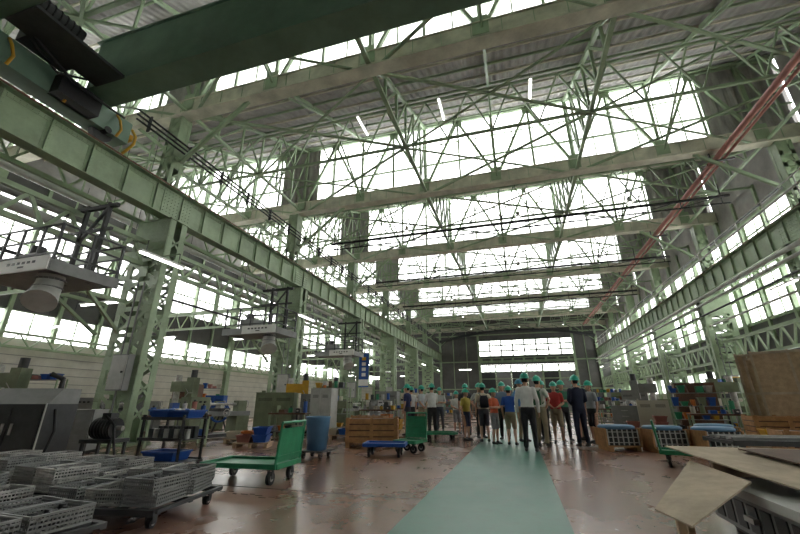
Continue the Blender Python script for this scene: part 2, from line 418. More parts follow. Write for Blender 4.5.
# ------------------------------------------------------------------ lattice columns
def column(side):
    b = MB('lattice_steel_column')
    W, D = 0.70, 0.32
    zt = 6.95
    for sx in (-1, 1):
        for sy in (-1, 1):
            b.angle((sx*W, sy*D, 0), (sx*W, sy*D, zt), 0.2, -sx, -sy, GREEN)
    for sx in (-1, 1):
        n = 9
        for i in range(n):
            z0 = 0.5+(zt-1)*i/n; z1 = 0.5+(zt-1)*(i+1)/n
            b.frame((sx*W, -D, z0), (sx*W, D, z1), 0.012, 0.07, GREEN); b.frame((sx*W, D, z0), (sx*W, -D, z1), 0.012, 0.07, GREEN)
    for sy in (-1, 1):
        n = 7
        for i in range(n):
            z0 = 0.6+(zt-1.2)*i/n; z1 = 0.6+(zt-1.2)*(i+1)/n
            b.frame((-W, sy*D, z0), (W, sy*D, z1), 0.11, 0.014, GREEN, up=(0, 1, 0)); b.frame((W, sy*(D-.02), z0), (-W, sy*(D-.02), z1), 0.11, 0.014, GREEN, up=(0, 1, 0))
            b.box(-W, W, sy*D-.01, sy*D+.01, z0-.07, z0+.07, GREEN)
            b.box(-0.18, 0.18, sy*(D+.012)-.008, sy*(D+.012)+.008, (z0+z1)/2-.18, (z0+z1)/2+.18, GREEN)
            for sx in (-1, 1): b.box(min(sx*W, sx*(W-.34)), max(sx*W, sx*(W-.34)), sy*(D+.01)-.006, sy*(D+.01)+.006, z0-.19, z0+.19, GREEN)
        b.box(-W, W, sy*D-.012, sy*D+.012, 0, 0.7, GREEN)
        b.box(-W, W, sy*(D+.015)-.012, sy*(D+.015)+.012, zt-1.1, zt, GREEN)
        for i in range(32):
            z = 0.1+i*0.215
            for x in (-W+.05, -W+.14, W-.05, W-.14):
                b.cyl((x, sy*(D+.005), z), (x, sy*(D+.035), z), 0.018, GREEN, 6, 0.008)
        for i in range(10):
            for j in range(7): b.cyl((-W+.1+i*.13, sy*(D+.02), zt-1.0+.14*j), (-W+.1+i*.13, sy*(D+.045), zt-1.0+.14*j), .016, GREEN, 6, .008)
    b.box(-W-.2, W+.2, -D-.15, D+.15, 0, 0.06, GREEN)
    b.box(-W-.05, W+.05, -D-.05, D+.05, zt-.04, zt, GREEN)
    for sx in (-1, 1):
        b.add([(sx*W, -D, 0.05), (sx*(W+.2), -D-.1, .05), (sx*W, -D, .7)], [(0, 1, 2)], GREEN)
        b.add([(sx*W, D, 0.05), (sx*(W+.2), D+.1, .05), (sx*W, D, .7)], [(0, 1, 2)], GREEN)
    xo = -side*0.30; w2 = 0.27
    for sx in (-1, 1):
        for sy in (-1, 1):
            b.angle((xo+sx*w2, sy*0.24, zt), (xo+sx*w2, sy*.24, 11.44), 0.13, -sx, -sy, GREEN)
    n = 8
    for i in range(n):
        z0 = zt+(11.4-zt)*i/n; z1 = zt+(11.4-zt)*(i+1)/n
        for sy in (-1, 1):
            b.frame((xo-w2, sy*.24, z0), (xo+w2, sy*.24, z1), 0.07, 0.014, GREEN, up=(0, 1, 0)) if i % 2 else b.frame((xo+w2, sy*.24, z0), (xo-w2, sy*.24, z1), 0.07, 0.014, GREEN, up=(0, 1, 0))
            b.box(xo-w2, xo+w2, sy*.24-.01, sy*.24+.01, z0-.1, z0+.1, GREEN)
        for sx in (-1, 1):
            b.frame((xo+sx*w2, -.24, z0), (xo+sx*w2, .24, z1), .012, .06, GREEN)
    b.box(xo-w2, xo+w2, -0.22, 0.22, 9.2, 11.44, GREEN)
    return b
for y in FR[:-1]:
    column(1).obj((-11.25, y, 0)); column(-1).obj((11.25, y, 0))

def runway(side):
    s = -1 if side < 0 else 1
    X = s*10.85
    Y0, Y1 = YN+.05, YF-.45
    b = MB('crane_runway_girder')
    z0, z1 = 6.97, 8.05
    b.box(X-.02, X+.02, Y0, Y1, z0, z1, GREEN)
    b.box(X-.2, X+.2, Y0, Y1, z0, z0+.03, GREEN); b.box(X-.22, X+.22, Y0, Y1, z1-.03, z1, GREEN)
    for sx in (-1, 1):
        b.box(min(X+sx*.02, X+sx*.035), max(X+sx*.02, X+sx*.035), Y0, Y1, z0+.03, z0+.16, GREEN)
        b.box(min(X+sx*.02, X+sx*.035), max(X+sx*.02, X+sx*.035), Y0, Y1, z1-.16, z1-.03, GREEN)
    n = int((Y1-Y0)/1.04)
    for i in range(n):
        y = YN+.1+1.04*i
        b.box(X-.10, X+.10, y-.01, y+.01, z0+.03, z1-.03, GREEN)
        for sx in (-1, 1):
            a, c = sorted((X+sx*.02, X+sx*.03)); b.box(a, c, y-.09, y+.09, z0+.03, z1-.03, GREEN)
            for j in range(8): b.cyl((X+sx*.03, y+.055, z0+.12+.12*j), (X+sx*.045, y+.055, z0+.12+.12*j), .014, GREEN, 5, .007) if y < 30 and sx == -s else None
    xs = X-s*0.035
    y = 0.0
    while y < 34:
        for z in (z0+.07, z0+.12, z1-.07, z1-.12):
            b.cyl((xs, y, z), (xs-s*.02, y, z), 0.018, GREEN, 5, .008)
        y += 0.13
    for yy in FR[:-1]:
        if yy < Y0+1: continue
        a, c = sorted((X-s*.03, X-s*.05)); b.box(a, c, yy-.6, yy+.6, z0+.02, z1-.02, GREEN)
        if yy < 30 and yy > -1:
            for i in range(9):
                for j in range(8): b.cyl((X-s*.05, yy-.52+.13*i, z0+.1+.125*j), (X-s*.07, yy-.52+.13*i, z0+.1+.125*j), .02, GREEN, 6, .01)
    b.box(X-.04, X+.04, Y0, Y1, z1, z1+.11, RUST)
    b.box(X-.22, X+.22, Y0, Y1, z1-.02, z1+.04, RUST)
    Xo = s*11.95
    b.frame((Xo, Y0, 7.0), (Xo, Y1, 7.0), .12, .12, GREEN); b.frame((Xo, Y0, 8.0), (Xo, Y1, 8.0), .12, .12, GREEN)
    k = int((Y1-Y0)/1.383)
    for i in range(k):
        a = YN+.1+1.3833*i; m_ = a+.69; c = a+1.383
        b.frame((Xo, a, 7.0), (Xo, m_, 8.0), .06, .06, GREEN); b.frame((Xo, m_, 8.0), (Xo, c, 7.0), .06, .06, GREEN)
        b.frame((X+s*.2, a, 8.0), (Xo, c, 8.0), .06, .04, GREEN)
    b.obj()
    za, zb = (3.3, 4.25) if s > 0 else (5.35, 6.1)
    X2 = s*11.0 if s > 0 else -11.3
    for y0 in FR[:-1]:
        b = MB('tie_lattice_girder')
        ya, yb = y0+.36, y0+S-.4
        for z in (za, zb):
            b.frame((X2, ya, z), (X2, yb, z), .14, .13, GREEN)
        n = 8
        for i in range(n):
            a = ya+(yb-ya)*i/n; m_ = a+(yb-ya)/n/2; c = ya+(yb-ya)*(i+1)/n
            b.frame((X2, a, za), (X2, m_, zb), .06, .09, GREEN); b.frame((X2, m_, zb), (X2, c, za), .06, .09, GREEN)
        b.obj()
runway(-1); runway(1)

# pipework
b = MB('red_service_pipe')
b.cyl((9.3, 0, 11.22), (9.3, 56, 11.22), 0.12, REDP, 14); b.cyl((9.65, 0, 11.25), (9.65, 56, 11.25), 0.06, REDP, 10)
for y in FR[2:-1]:
    b.box(9.0, 9.9, y-.05, y+.05, 11.02, 11.08, DGREY); b.box(9.0, 9.04, y-.05, y+.05, 11.02, 11.44, DGREY)
    b.torus((9.3, y+.6, 11.22), .13, .03, REDP, 'y', 12)
b.obj()
b = MB('handrail_and_service_pipes')
for (x, z, r, m) in ((10.45, 8.65, .05, LGREY), (10.45, 9.05, .03, LGREY), (10.35, 6.65, .1, LGREY), (10.35, 6.3, .07, LGREY), (10.4, 5.75, .05, DGREY), (10.7, 5.2, .05, LGREY), (11.9, 10.1, .08, DGREY)):
    b.cyl((x, 7.2 if z > 8 and x < 11 else -2, z), (x, 57, z), r, m, 10)
y = 7.3
while y < 57:
    b.frame((10.45, y, 8.05), (10.45, y, 9.05), .04, .04, LGREY)
    y += 2.075
for y in FR[1:-1]:
    b.box(10.25, 10.9, y-.04, y+.04, 6.15, 6.2, GREEN)
b.obj()
b = MB('conductor_rails')
for i, z in enumerate((9.75, 9.95, 10.15)):
    b.cyl((-10.95-.03*i, 7, z), (-10.95-.03*i, 57, z), 0.035, BLACK, 8)
for k in range(29):
    y = 7.5+k*1.7
    b.box(-11.1, -10.98, y-.02, y+.02, 9.65, 10.25, DGREY)
b.obj()
for (y, z, r) in ((20.5, 10.85, .07), (28.9, 10.75, .07), (37.2, 10.6, .08)):
    b = MB('transverse_cable_pipe')
    b.cyl((-10.8, y, z), (11, y, z), r, BLACK, 10); b.cyl((-10.8, y+.1, z-.35), (11, y+.1, z-.35), r*.6, BLACK, 8)
    for i in range(13):
        x = -10.6+i*1.77
        b.frame((x, y+.03, z-.4), (x, y+.03, 11.6), .04, .04, DGREY)
        if i < 12: b.frame((x, y, z-.35), (x+1.77, y, z), .03, .03, DGREY)
    b.obj()
b = MB('aisle_service_pipes')
for (x, z, r, m) in ((-13.2, 6.4, .14, LGREY), (-13.7, 6.5, .08, LGREY), (-15, 7.5, .1, GREY), (-12.6, 4.9, .05, DGREY), (-16.5, 9, .16, LGREY)):
    b.cyl((x, -2, z), (x, 57, z), r, m, 12)
for y in FR[:-1]:
    b.frame((-12.1, y+.3, 6.1), (XL+.3, y+.3, 6.1), .12, .2, GREEN)
    b.frame((-12.1, y+.3, 5.2), (XL+.3, y+.3, 5.2), .1, .12, GREEN)
    for j in range(10):
        a = -12.1-j*.96; b.frame((a, y+.3, 5.2), (a-.48, y+.3, 6.1), .05, .05, GREEN); b.frame((a-.48, y+.3, 6.1), (a-.96, y+.3, 5.2), .05, .05, GREEN)
    for x in (-13.2, -15, -16.5): b.frame((x, y+.3, 6.1), (x, y+.3, 11.5), .05, .05, GREEN)
b.obj()

# ------------------------------------------------------------------ bridge crane
b = MB('overhead_bridge_crane')
for (ya, yb) in ((5.3, 5.9), (2.6, 3.2)):
    b.box(-10.6, 10.2, ya, yb, 9.2, 10.9, DGREEN)
    b.box(-10.7, 10.2, ya-.06, yb+.06, 9.16, 9.2, DGREEN); b.box(-10.7, 10.2, ya-.06, yb+.06, 10.9, 10.95, DGREEN)
    b.box(-10.5, 10.1, (ya+yb)/2-.04, (ya+yb)/2+.04, 10.95, 11.05, RUST)
for s in (-1, 1):
    b.box(s*10.85-.28, s*10.85+.28, 2.0, 6.7, 8.45, 9.16, DGREEN)
    for y in (2.5, 6.1):
        b.cyl((s*10.85-.09, y, 8.45), (s*10.85+.09, y, 8.45), 0.28, DGREY, 20)
        b.cyl((s*10.85-.3, y, 8.5), (s*10.85+.3, y, 8.5), 0.1, BLACK, 12)
    b.box(s*10.3-.3, s*10.3+.3, 3.7, 4.7, 9.2, 9.75, DGREY)
    b.cyl((s*10.1, 4.9, 9.5), (s*10.1, 5.28, 9.5), 0.2, BLACK, 16)
    b.cyl((s*9.5, 3.4, 9.55), (s*9.5, 4.3, 9.55), 0.22, DGREY, 16)
    b.box(s*9.6-.5, s*9.6+.5, 3.25, 5.25, 9.12, 9.2, DGREY)
    for i in range(6): b.torus((s*9.5, 3.5+.13*i, 9.55), .225, .02, BLACK, 'y', 14, 5)
    b.box(s*10.5-.25, s*10.5+.15, 2.3, 3.0, 8.5, 9.0, DGREY); b.box(s*10.45-.2, s*10.45+.2, 4.6, 5.6, 8.45, 9.0, BLACK)
    for y in (1.95, 6.75):
        b.tube([(s*10.6, y, 9.0), (s*10.45, y+.05, 8.75), (s*10.45, y+.05, 8.5), (s*10.62, y, 8.25), (s*10.75, y, 8.2)], .04, YEL, 8)
        b.box(s*10.85-.3, s*10.85+.3, y-.05, y+.05, 8.6, 8.8, YEL)
    for y in (3.6, 4.8, 6.2): b.tube([(s*10.55, y, 9.1), (s*10.35, y, 8.85), (s*10.35, y+.1, 8.6), (s*10.5, y+.1, 8.4)], .035, YEL, 8)
    b.tube([(s*10.3, 3.5, 9.6), (s*10.1, 3.9, 9.0), (s*10.3, 4.5, 8.9), (s*10.2, 5.2, 9.3)], .03, BLACK, 8)
    b.tube([(s*10.2, 3.3, 9.5), (s*9.9, 4.0, 8.95), (s*10.1, 4.8, 8.8), (s*10.2, 6.2, 8.9)], .035, BLACK, 8)
for i in range(20): b.frame((-10+i*1.05, 6.3, 10.95), (-10+i*1.05, 6.3, 11.3), .03, .03, GREEN)
b.box(-10.4, 10.1, 5.9, 6.35, 10.9, 10.95, DGREY)
b.obj()

# ------------------------------------------------------------------ lamps
for k in range(6):
    y = 7.15+S*k
    b = MB('fluorescent_lamp')
    b.box(-9.68, -9.52, y, y+1.5, 5.05, 5.1, WHITE); b.cyl((-9.6, y+.03, 5.02), (-9.6, y+1.47, 5.02), .03, TUBE, 8)
    for yy in (y+.2, y+1.3): b.frame((-9.6, yy, 5.1), (-9.6, yy, 5.45), .015, .015, DGREY); b.frame((-9.6, yy, 5.45), (-10.5, yy, 5.45), .03, .03, GREEN)
    b.obj()
    b = MB('fluorescent_lamp')
    b.box(9.3, 9.46, y, y+1.5, 5.05, 5.1, WHITE); b.cyl((9.38, y+.03, 5.02), (9.38, y+1.47, 5.02), .022, TUBE, 8)
    for yy in (y+.2, y+1.3): b.frame((9.38, yy, 5.1), (9.38, yy, 5.45), .015, .015, DGREY); b.frame((9.38, yy, 5.45), (10.2, yy, 5.45), .03, .03, GREEN)
    b.obj()
    for (x, dy, z) in ((-17.8, 0, 4.3), (-14.3, 2.5, 4.5), (-19.5, 4.5, 4.3)):
        b = MB('fluorescent_lamp')
        b.box(x-1, x+1, y+dy, y+dy+.16, z+.05, z+.1, WHITE); b.cyl((x-.95, y+dy+.08, z+.02), (x+.95, y+dy+.08, z+.02), .03, TUBE, 8)
        for xx in (x-.8, x+.8): b.frame((xx, y+dy+.08, z+.1), (xx, y+dy+.08, 11.6), .015, .015, DGREY)
        b.obj()
for y in FR[3:-1]:
    for x in (-5.5, 0.9, 6.4):
        b = MB('high_bay_lamp')
        yy = y+2.5
        b.frame((x, yy, 11.05), (x, yy, 12.9), .03, .03, DGREY)
        b.cyl((x, yy, 10.95), (x, yy, 11.1), .1, LGREY, 12); b.tube([(x, yy, 10.97), (x, yy, 10.85), (x, yy, 10.75)], [.08, .13, .19], LGREY, 16, cap=False)
        b.ell((x, yy, 10.82), (.07, .07, .1), TUBE, 10, 6)
        b.obj()
for k in range(2, 7):
    for x in (-2.0, 1.6, -5.6):
        y = FR[k]+3.2; z = 12.9
        b = MB('fluorescent_lamp')
        b.box(x-.07, x+.07, y, y+1.3, z, z+.05, WHITE); b.cyl((x, y+.03, z-.03), (x, y+1.27, z-.03), .025, TUBE, 8)
        for q in (.2, 1.1): b.frame((x, y+q, z+.05), (x, y+q, z+.65), .015, .015, DGREY)
        b.obj()

# ------------------------------------------------------------------ maintenance platforms with duct
def mplat():
    b = MB('maintenance_platform')
    b.box(-1.35, 1.35, -0.8, .8, 0, .1, GREY)
    b.box(-1.35, 1.36, -.83, -.8, -.05, .22, GREY); b.box(1.33, 1.37, -.8, .8, -.05, .22, GREY)
    b.box(-.3, 1.37, -.87, -.84, -0.04, .3, WHITE)
    for i in range(6): b.box(.0+i*.17, .1+i*.17, -.875, -.87, .14, .2, DGREY)
    b.box(.4, .6, -.875, -.87, .05, .09, DGREY)
    for (x, y) in ((-1.3, -.75), (-.6, -.75), (0, -.75), (.7, -.75), (1.3, -.75), (1.3, 0), (1.3, .75), (-1.3, .75), (0, .75)):
        b.frame((x, y, 0), (x, y, 1.15), .05, .05, DGREY)
    for z in (.4, .77, 1.13):
        for (p, q) in (((-1.3, -.75), (1.3, -.75)), ((1.3, -.75), (1.3, .75)), ((-1.3, .75), (1.3, .75))):
            b.frame((*p, z), (*q, z), .04, .04, DGREY)
    for x in (0.2, 1.0): b.frame((x, .3, 0), (x, .3, 2.3), .09, .09, BLACK)
    b.frame((-.8, .3, 2.2), (1.3, .3, 2.2), .1, .1, BLACK); b.frame((.2, .3, 1.2), (1.0, .3, 2.2), .06, .06, DGREY)
    b.frame((-.8, .3, 1.5), (1.3, .3, 1.5), .07, .07, DGREY)
    b.box(-.9, -.2, -.3, .4, .1, .75, GREY); b.cyl((-.55, -.1, .75), (-.55, -.1, 1.0), .16, DGREY)
    b.tube([(.75, -.35, 0), (.75, -.35, -.22), (.8, -.42, -.46), (.93, -.54, -.68)], [.26, .26, .28, .33], LGREY, 20)
    b.torus((.75, -.35, -.1), .27, .03, GREY, 'z', 18, 5); b.torus((.76, -.37, -.3), .28, .02, GREY, 'z', 18, 5)
    b.frame((-1, .8, 0), (-1, 2.2, -.9), .08, .08, GREEN); b.frame((.3, .8, 0), (-.1, 2.2, -.9), .08, .08, GREEN)
    b.frame((-1, .8, .05), (-1, 2.25, .05), .1, .1, GREEN); b.frame((-.1, .8, .05), (-.1, 2.25, .05), .1, .1, GREEN)
    return b
mplat().obj((-11.2, 6.2, 3.98))
mplat().obj((-10.9, 14.5, 3.95)); mplat().obj((-10.9, 22.8, 3.95))
b = MB('electrical_box')
b.box(-.3, .3, -.2, 0, 0, 1.0, GREY); b.box(-.28, .28, -.22, -.2, .03, .97, LGREY); b.cyl((.2, -.22, .5), (.2, -.25, .5), .03, BLACK)
for x in (-.15, .1): b.cyl((x, -.1, 1.0), (x, -.1, 3.2), .025, GREY, 8)
b.cyl((0, -.1, 0), (0, -.1, -1.3), .025, GREY, 8)
eb = b.obj((-10.95, 8.6, 1.45))
for k in range(1, 5): place(eb, 'electrical_box', (-10.95, 8.6+S*k, 1.45))
for k in range(1, 4): place(eb, 'electrical_box', (10.9, 8.6+S*k, 1.5))
b = MB('blue_banner_sign')
b.box(-.35, .35, -.02, 0, 0, 2.2, BLUE); b.box(-.35, .35, -.03, -.02, .1, .5, WHITE)
for i in range(4): b.box(-.14, .14, -.03, -.02, .7+i*.35, .92+i*.35, YEL if i == 3 else WHITE)
b.box(-.38, .38, -.03, .02, 2.2, 2.26, GREY); b.frame((0, 0, 2.2), (-.5, .1, 2.2), .03, .03, GREY)
b.obj((-9.9, 24.6, 2.1))

# ------------------------------------------------------------------ carts and stuff
def caster(b, x, y, r=.09):
    b.cyl((x-.025, y, r), (x+.025, y, r), r, BLACK, 16); b.cyl((x-.03, y, r), (x+.03, y, r), r*.5, STEEL, 10)
    for s in (-1, 1): b.box(x+s*.035-.004, x+s*.035+.004, y-.03, y+.03, r*.9, 2*r+.03, DGREY)
    b.box(x-.05, x+.05, y-.05, y+.05, 2*r+.02, 2*r+.04, DGREY)
def cart(L, W, H, m, name='platform_cart', lattice=True, r=.09):
    b = MB(name); z = 2*r+.04
    for (x, y) in ((-L/2+.12, -W/2+.08), (L/2-.12, -W/2+.08), (-L/2+.12, W/2-.08), (L/2-.12, W/2-.08)): caster(b, x, y, r)
    b.box(-L/2, L/2, -W/2, W/2, z+.015, z+.03, m)
    for y in (-W/2, W/2): b.frame((-L/2, y, z+.03), (L/2, y, z+.03), .04, .07, m)
    for x in (-L/2, L/2): b.frame((x, -W/2, z+.03), (x, W/2, z+.03), .04, .07, m)
    if H:
        x = L/2-.02
        for y in (-W/2, W/2): b.cyl((x, y, z), (x+.06, y, H), .02, m, 8)
        b.cyl((x+.06, -W/2, H), (x+.06, W/2, H), .02, m, 8)
        b.add([(x+.01, -W/2, z+.08), (x+.01, W/2, z+.08), (x+.05, W/2, H-.08), (x+.05, -W/2, H-.08)], [(0, 1, 2, 3)], m)
        for j in range(1, 4): b.frame((x+.02, -W/2, z+(H-z)*j/4), (x+.02, W/2, z+(H-z)*j/4), .03, .03, m)
    return b
cart(1.25, .75, .84, CARTG).obj((-4.1, 5.65, 0), 4)
cart(.9, .6, 0, BLUE, 'blue_dolly').obj((-3.0, 8.9, 0), 10)
cart(.7, .55, .88, CARTG).obj((-2.65, 9.75, 0), 80)
cart(.95, .6, 0, CARTG, 'platform_cart').obj((-2.45, 12.6, 0), 20)
cart(.9, .6, .78, CARTG).obj((2.95, 9.1, 0), 165)

def bin_(b, x, y, z, l, w, h, m):
    f = .04
    vs = [(x-l/2+f, y-w/2+f, z), (x+l/2-f, y-w/2+f, z), (x+l/2-f, y+w/2-f, z), (x-l/2+f, y+w/2-f, z),
          (x-l/2, y-w/2, z+h), (x+l/2, y-w/2, z+h), (x+l/2, y+w/2, z+h), (x-l/2, y+w/2, z+h)]
    b.add(vs, [(3, 2, 1, 0), (0, 1, 5, 4), (1, 2, 6, 5), (2, 3, 7, 6), (3, 0, 4, 7)], m)
    for yy in (y-w/2, y+w/2): b.frame((x-l/2-.01, yy, z+h), (x+l/2+.01, yy, z+h), .03, .03, m)
    for xx in (x-l/2, x+l/2): b.frame((xx, y-w/2, z+h), (xx, y+w/2, z+h), .03, .03, m)
b = MB('rack_cart_with_blue_bins')
for (x, y) in ((-.42, -.27), (.42, -.27), (-.42, .27), (.42, .27)):
    caster(b, x, y, .06); b.frame((x, y, .14), (x, y, .92), .035, .035, BLACK)
for z in (.16, .52, .86):
    b.box(-.45, .45, -.3, .3, z-.015, z, DGREY)
    for y in (-.3, .3): b.frame((-.45, y, z), (.45, y, z), .03, .05, BLACK)
bin_(b, -.2, 0, .865, .4, .45, .13, BLUE); bin_(b, .25, 0, .865, .4, .45, .12, BLUE)
bin_(b, -.05, 0, .165, .65, .45, .14, BLUE)
for i in range(8):
    x = -.38+i*.11; b.cyl((x, -.1, .52), (x, -.1, .68), .048, STEEL if i % 2 else DGREY, 10); b.cyl((x, .1, .52), (x, .1, .72), .048, DGREY, 10)
for i in range(12): b.ell((-.35+.062*i, random.uniform(-.1, .1), .99), (.05, .05, .035), STEEL if i % 2 else BLUE, 8, 5)
b.obj((-6.1, 6.0, 0), 3)

def basket(b, x, y, z, l, w, h, rz, m=STEEL, fill=None):
    T = b.T.copy(); b.T = T @ Matrix.Translation((x, y, z)) @ Matrix.Rotation(math.radians(rz), 4, 'Z')
    for zz in (0.006, h):
        for yy in (-w/2, w/2): b.frame((-l/2, yy, zz), (l/2, yy, zz), .018, .018, m)
        for xx in (-l/2, l/2): b.frame((xx, -w/2, zz), (xx, w/2, zz), .018, .018, m)
    n = 14
    for i in range(n+1):
        xx = -l/2+l*i/n
        for yy in (-w/2, w/2): b.frame((xx, yy, 0), (xx, yy, h), .009, .006, m)
        b.frame((xx, -w/2, .006), (xx, w/2, .006), .008, .006, m)
    for i in range(16):
        yy = -w/2+w*i/15
        for xx in (-l/2, l/2): b.frame((xx, yy, 0), (xx, yy, h), .006, .009, m)
    b.box(-l/2+.01, l/2-.01, -w/2+.01, w/2-.01, .0, .004, m)
    for zz in (.3, .55, .8):
        for yy in (-w/2, w/2): b.frame((-l/2, yy, h*zz), (l/2, yy, h*zz), .006, h*.12, m)
        for xx in (-l/2, l/2): b.frame((xx, -w/2, h*zz), (xx, w/2, h*zz), .006, h*.12, m)
    if fill:
        for q in range(18):
            px, py = random.uniform(-l/2+.05, l/2-.05), random.uniform(-w/2+.05, w/2-.05)
            b.cyl((px, py, .005), (px+random.uniform(-.02, .02), py, random.uniform(.05, h)), random.uniform(.015, .035), fill, 8)
    b.T = T
def basket_dolly(seed, nx_, ny_, hmax):
    random.seed(seed)
    b = MB('wire_basket_stack')
    L, W = nx_*.40+.1, ny_*.5+.1
    for (x, y) in ((-L/2+.1, -W/2+.1), (L/2-.1, -W/2+.1), (-L/2+.1, W/2-.1), (L/2-.1, W/2-.1)): caster(b, x, y, .045)
    for yy in (-W/2, 0, W/2): b.frame((-L/2, yy, .15), (L/2, yy, .15), .05, .05, DGREY)
    for i in range(7): xx = -L/2+L*i/6; b.frame((xx, -W/2, .16), (xx, W/2, .16), .05, .03, DGREY)
    for i in range(nx_):
        for j in range(ny_):
            kk = random.randint(max(1, hmax-1), hmax)
            mm = STEEL if random.random() < .55 else GREY
            for k in range(kk):
                basket(b, -L/2+.25+i*.40, -W/2+.3+j*.5, .18+k*.1+random.uniform(0, .01), .36, .46, .13, random.uniform(-9, 9), mm, fill=random.choice([DGREY, DGREY, BLACK, DGREY, GREY]) if k == kk-1 else None)
    return b
basket_dolly(1, 3, 2, 2).obj((-4.1, 3.7, 0), 10)
basket_dolly(2, 3, 2, 2).obj((-5.55, 3.95, 0), -4)
basket_dolly(3, 3, 2, 2).obj((-7.0, 4.2, 0), 3)
basket_dolly(4, 2, 2, 1).obj((-3.95, 2.35, 0), -6)
basket_dolly(5, 2, 2, 2).obj((-5.2, 2.65, 0), 4)
basket_dolly(6, 3, 1, 2).obj((-6.2, 5.0, 0), 2)

b = MB('parts_washing_cabinet')
b.box(-.6, .6, -.4, .4, .12, 1.1, DGREY); b.add([(-.6, -.4, 1.1), (.6, -.4, 1.1), (.6, -.1, 1.4), (-.6, -.1, 1.4)], [(0, 1, 2, 3)], GREY)
b.box(-.6, .6, -.1, .4, 1.1, 1.4, GREY); b.add([(.6, -.4, 1.1), (.6, -.1, 1.1), (.6, -.1, 1.4)], [(0, 1, 2)], GREY); b.add([(-.6, -.4, 1.1), (-.6, -.1, 1.1), (-.6, -.1, 1.4)], [(0, 1, 2)], GREY)
b.box(-.54, -.02, -.42, -.4, .2, 1.02, DGREY); b.box(.02, .54, -.42, -.4, .2, 1.02, DGREY)
for x in (-.08, .08): b.box(x-.015, x+.015, -.45, -.42, .55, .75, STEEL)
for x in (-.6, .585): b.box(x, x+.015, -.43, -.4, .12, 1.12, LGREY)
for x in (-.5, .5):
    for y in (-.32, .32): b.box(x-.05, x+.05, y-.05, y+.05, 0, .12, BLACK)
b.tube([(.3, .2, 1.4), (.3, .2, 1.6), (.1, .1, 1.7)], .05, BLACK, 10)
b.tube([(.62, -.2, 1.0), (.75, -.25, .6), (.7, -.3, .2), (.85, -.3, .03)], .025, BLACK, 8)
b.obj((-9.5, 5.7, 0), 20)
b = MB('motor_test_stand')
b.box(-.35, .35, -.25, .25, .35, .42, DGREY)
for x in (-.3, .3):
    for y in (-.2, .2): b.frame((x, y, 0), (x, y, .38), .05, .05, DGREY)
b.cyl((-.25, 0, .62), (.2, 0, .62), .2, BLACK, 20); b.cyl((.2, 0, .62), (.35, 0, .62), .05, STEEL); b.box(-.1, .1, -.1, .1, .8, .92, DGREY)
for i in range(6): b.torus((-.2+.07*i, 0, .62), .205, .012, DGREY, 'x', 16, 5)
b.tube([(0, -.1, .86), (.3, -.2, .7), (.45, -.25, .3), (.6, -.3, .03)], .025, BLACK, 8)
b.obj((-8.35, 6.5, 0), 10)
def lathe(name='engine_lathe', m=OLIVE):
    b = MB(name)
    b.box(-1.1, -.5, -.3, .3, 0, .7, m); b.box(.6, 1.1, -.28, .28, 0, .7, m); b.box(-.5, .6, -.22, .22, .05, .15, DGREY)
    b.box(-1.15, 1.15, -.25, .25, .7, .85, GREY); b.box(-1.15, -.5, -.3, .28, .85, 1.3, m)
    b.cyl((-.5, 0, 1.08), (-.35, 0, 1.08), .16, STEEL, 20); b.cyl((-.35, 0, 1.08), (.6, 0, 1.08), .04, STEEL, 12)
    b.box(-.1, .25, -.35, .3, .85, .95, DGREY); b.box(0, .15, -.15, .1, .95, 1.05, STEEL)
    b.box(.7, 1.05, -.14, .14, .85, 1.2, m); b.cyl((.55, 0, 1.08), (.7, 0, 1.08), .05, STEEL); b.torus((1.12, 0, 1.08), .13, .015, STEEL, 'x', 16)
    b.torus((.08, -.42, .8), .12, .015, STEEL, 'y', 16); b.cyl((.08, -.42, .8), (.08, -.33, .8), .03, STEEL)
    for i in range(3): b.cyl((-1+.15*i, -.3, 1.15), (-1+.15*i, -.36, 1.15), .03, BLACK)
    b.frame((-.6, -.33, .9), (-.6, -.5, .75), .02, .02, STEEL)
    return b
def cabinet(w, d, h, m, name='tool_cabinet', n=2, drawers=0):
    b = MB(name)
    b.box(-w/2, w/2, -d/2, d/2, .06, h, m); b.box(-w/2+.03, w/2-.03, -d/2+.04, d/2-.02, 0, .06, BLACK)
    if drawers:
        for i in range(drawers):
            z0 = .1+(h-.15)*i/drawers; z1 = .1+(h-.15)*(i+1)/drawers-.02
            b.box(-w/2+.03, w/2-.03, -d/2-.015, -d/2, z0, z1, m); b.box(-.12, .12, -d/2-.04, -d/2-.015, (z0+z1)/2-.01, (z0+z1)/2+.015, STEEL)
    else:
        for i in range(n):
            x0 = -w/2+.03+(w-.06)*i/n; x1 = -w/2+.03+(w-.06)*(i+1)/n-.015
            b.box(x0, x1, -d/2-.015, -d/2, .1, h-.04, m); xx = x1-.05 if i % 2 == 0 else x0+.05
            b.box(xx-.012, xx+.012, -d/2-.04, -d/2-.015, h*.45, h*.45+.12, STEEL)
            for q in range(4): b.box(x0+.08, x1-.08, -d/2-.02, -d/2-.015, h*.8+.03*q, h*.8+.03*q+.012, BLACK)
    b.box(-w/2-.01, w/2+.01, -d/2-.02, d/2+.01, h, h+.02, m)
    return b
PAL = [BLUE, CREAM, GREY, WOODD, STEEL, CARTG, DGREY, REDP, ORANGE, YEL, OLIVE, BLUE]
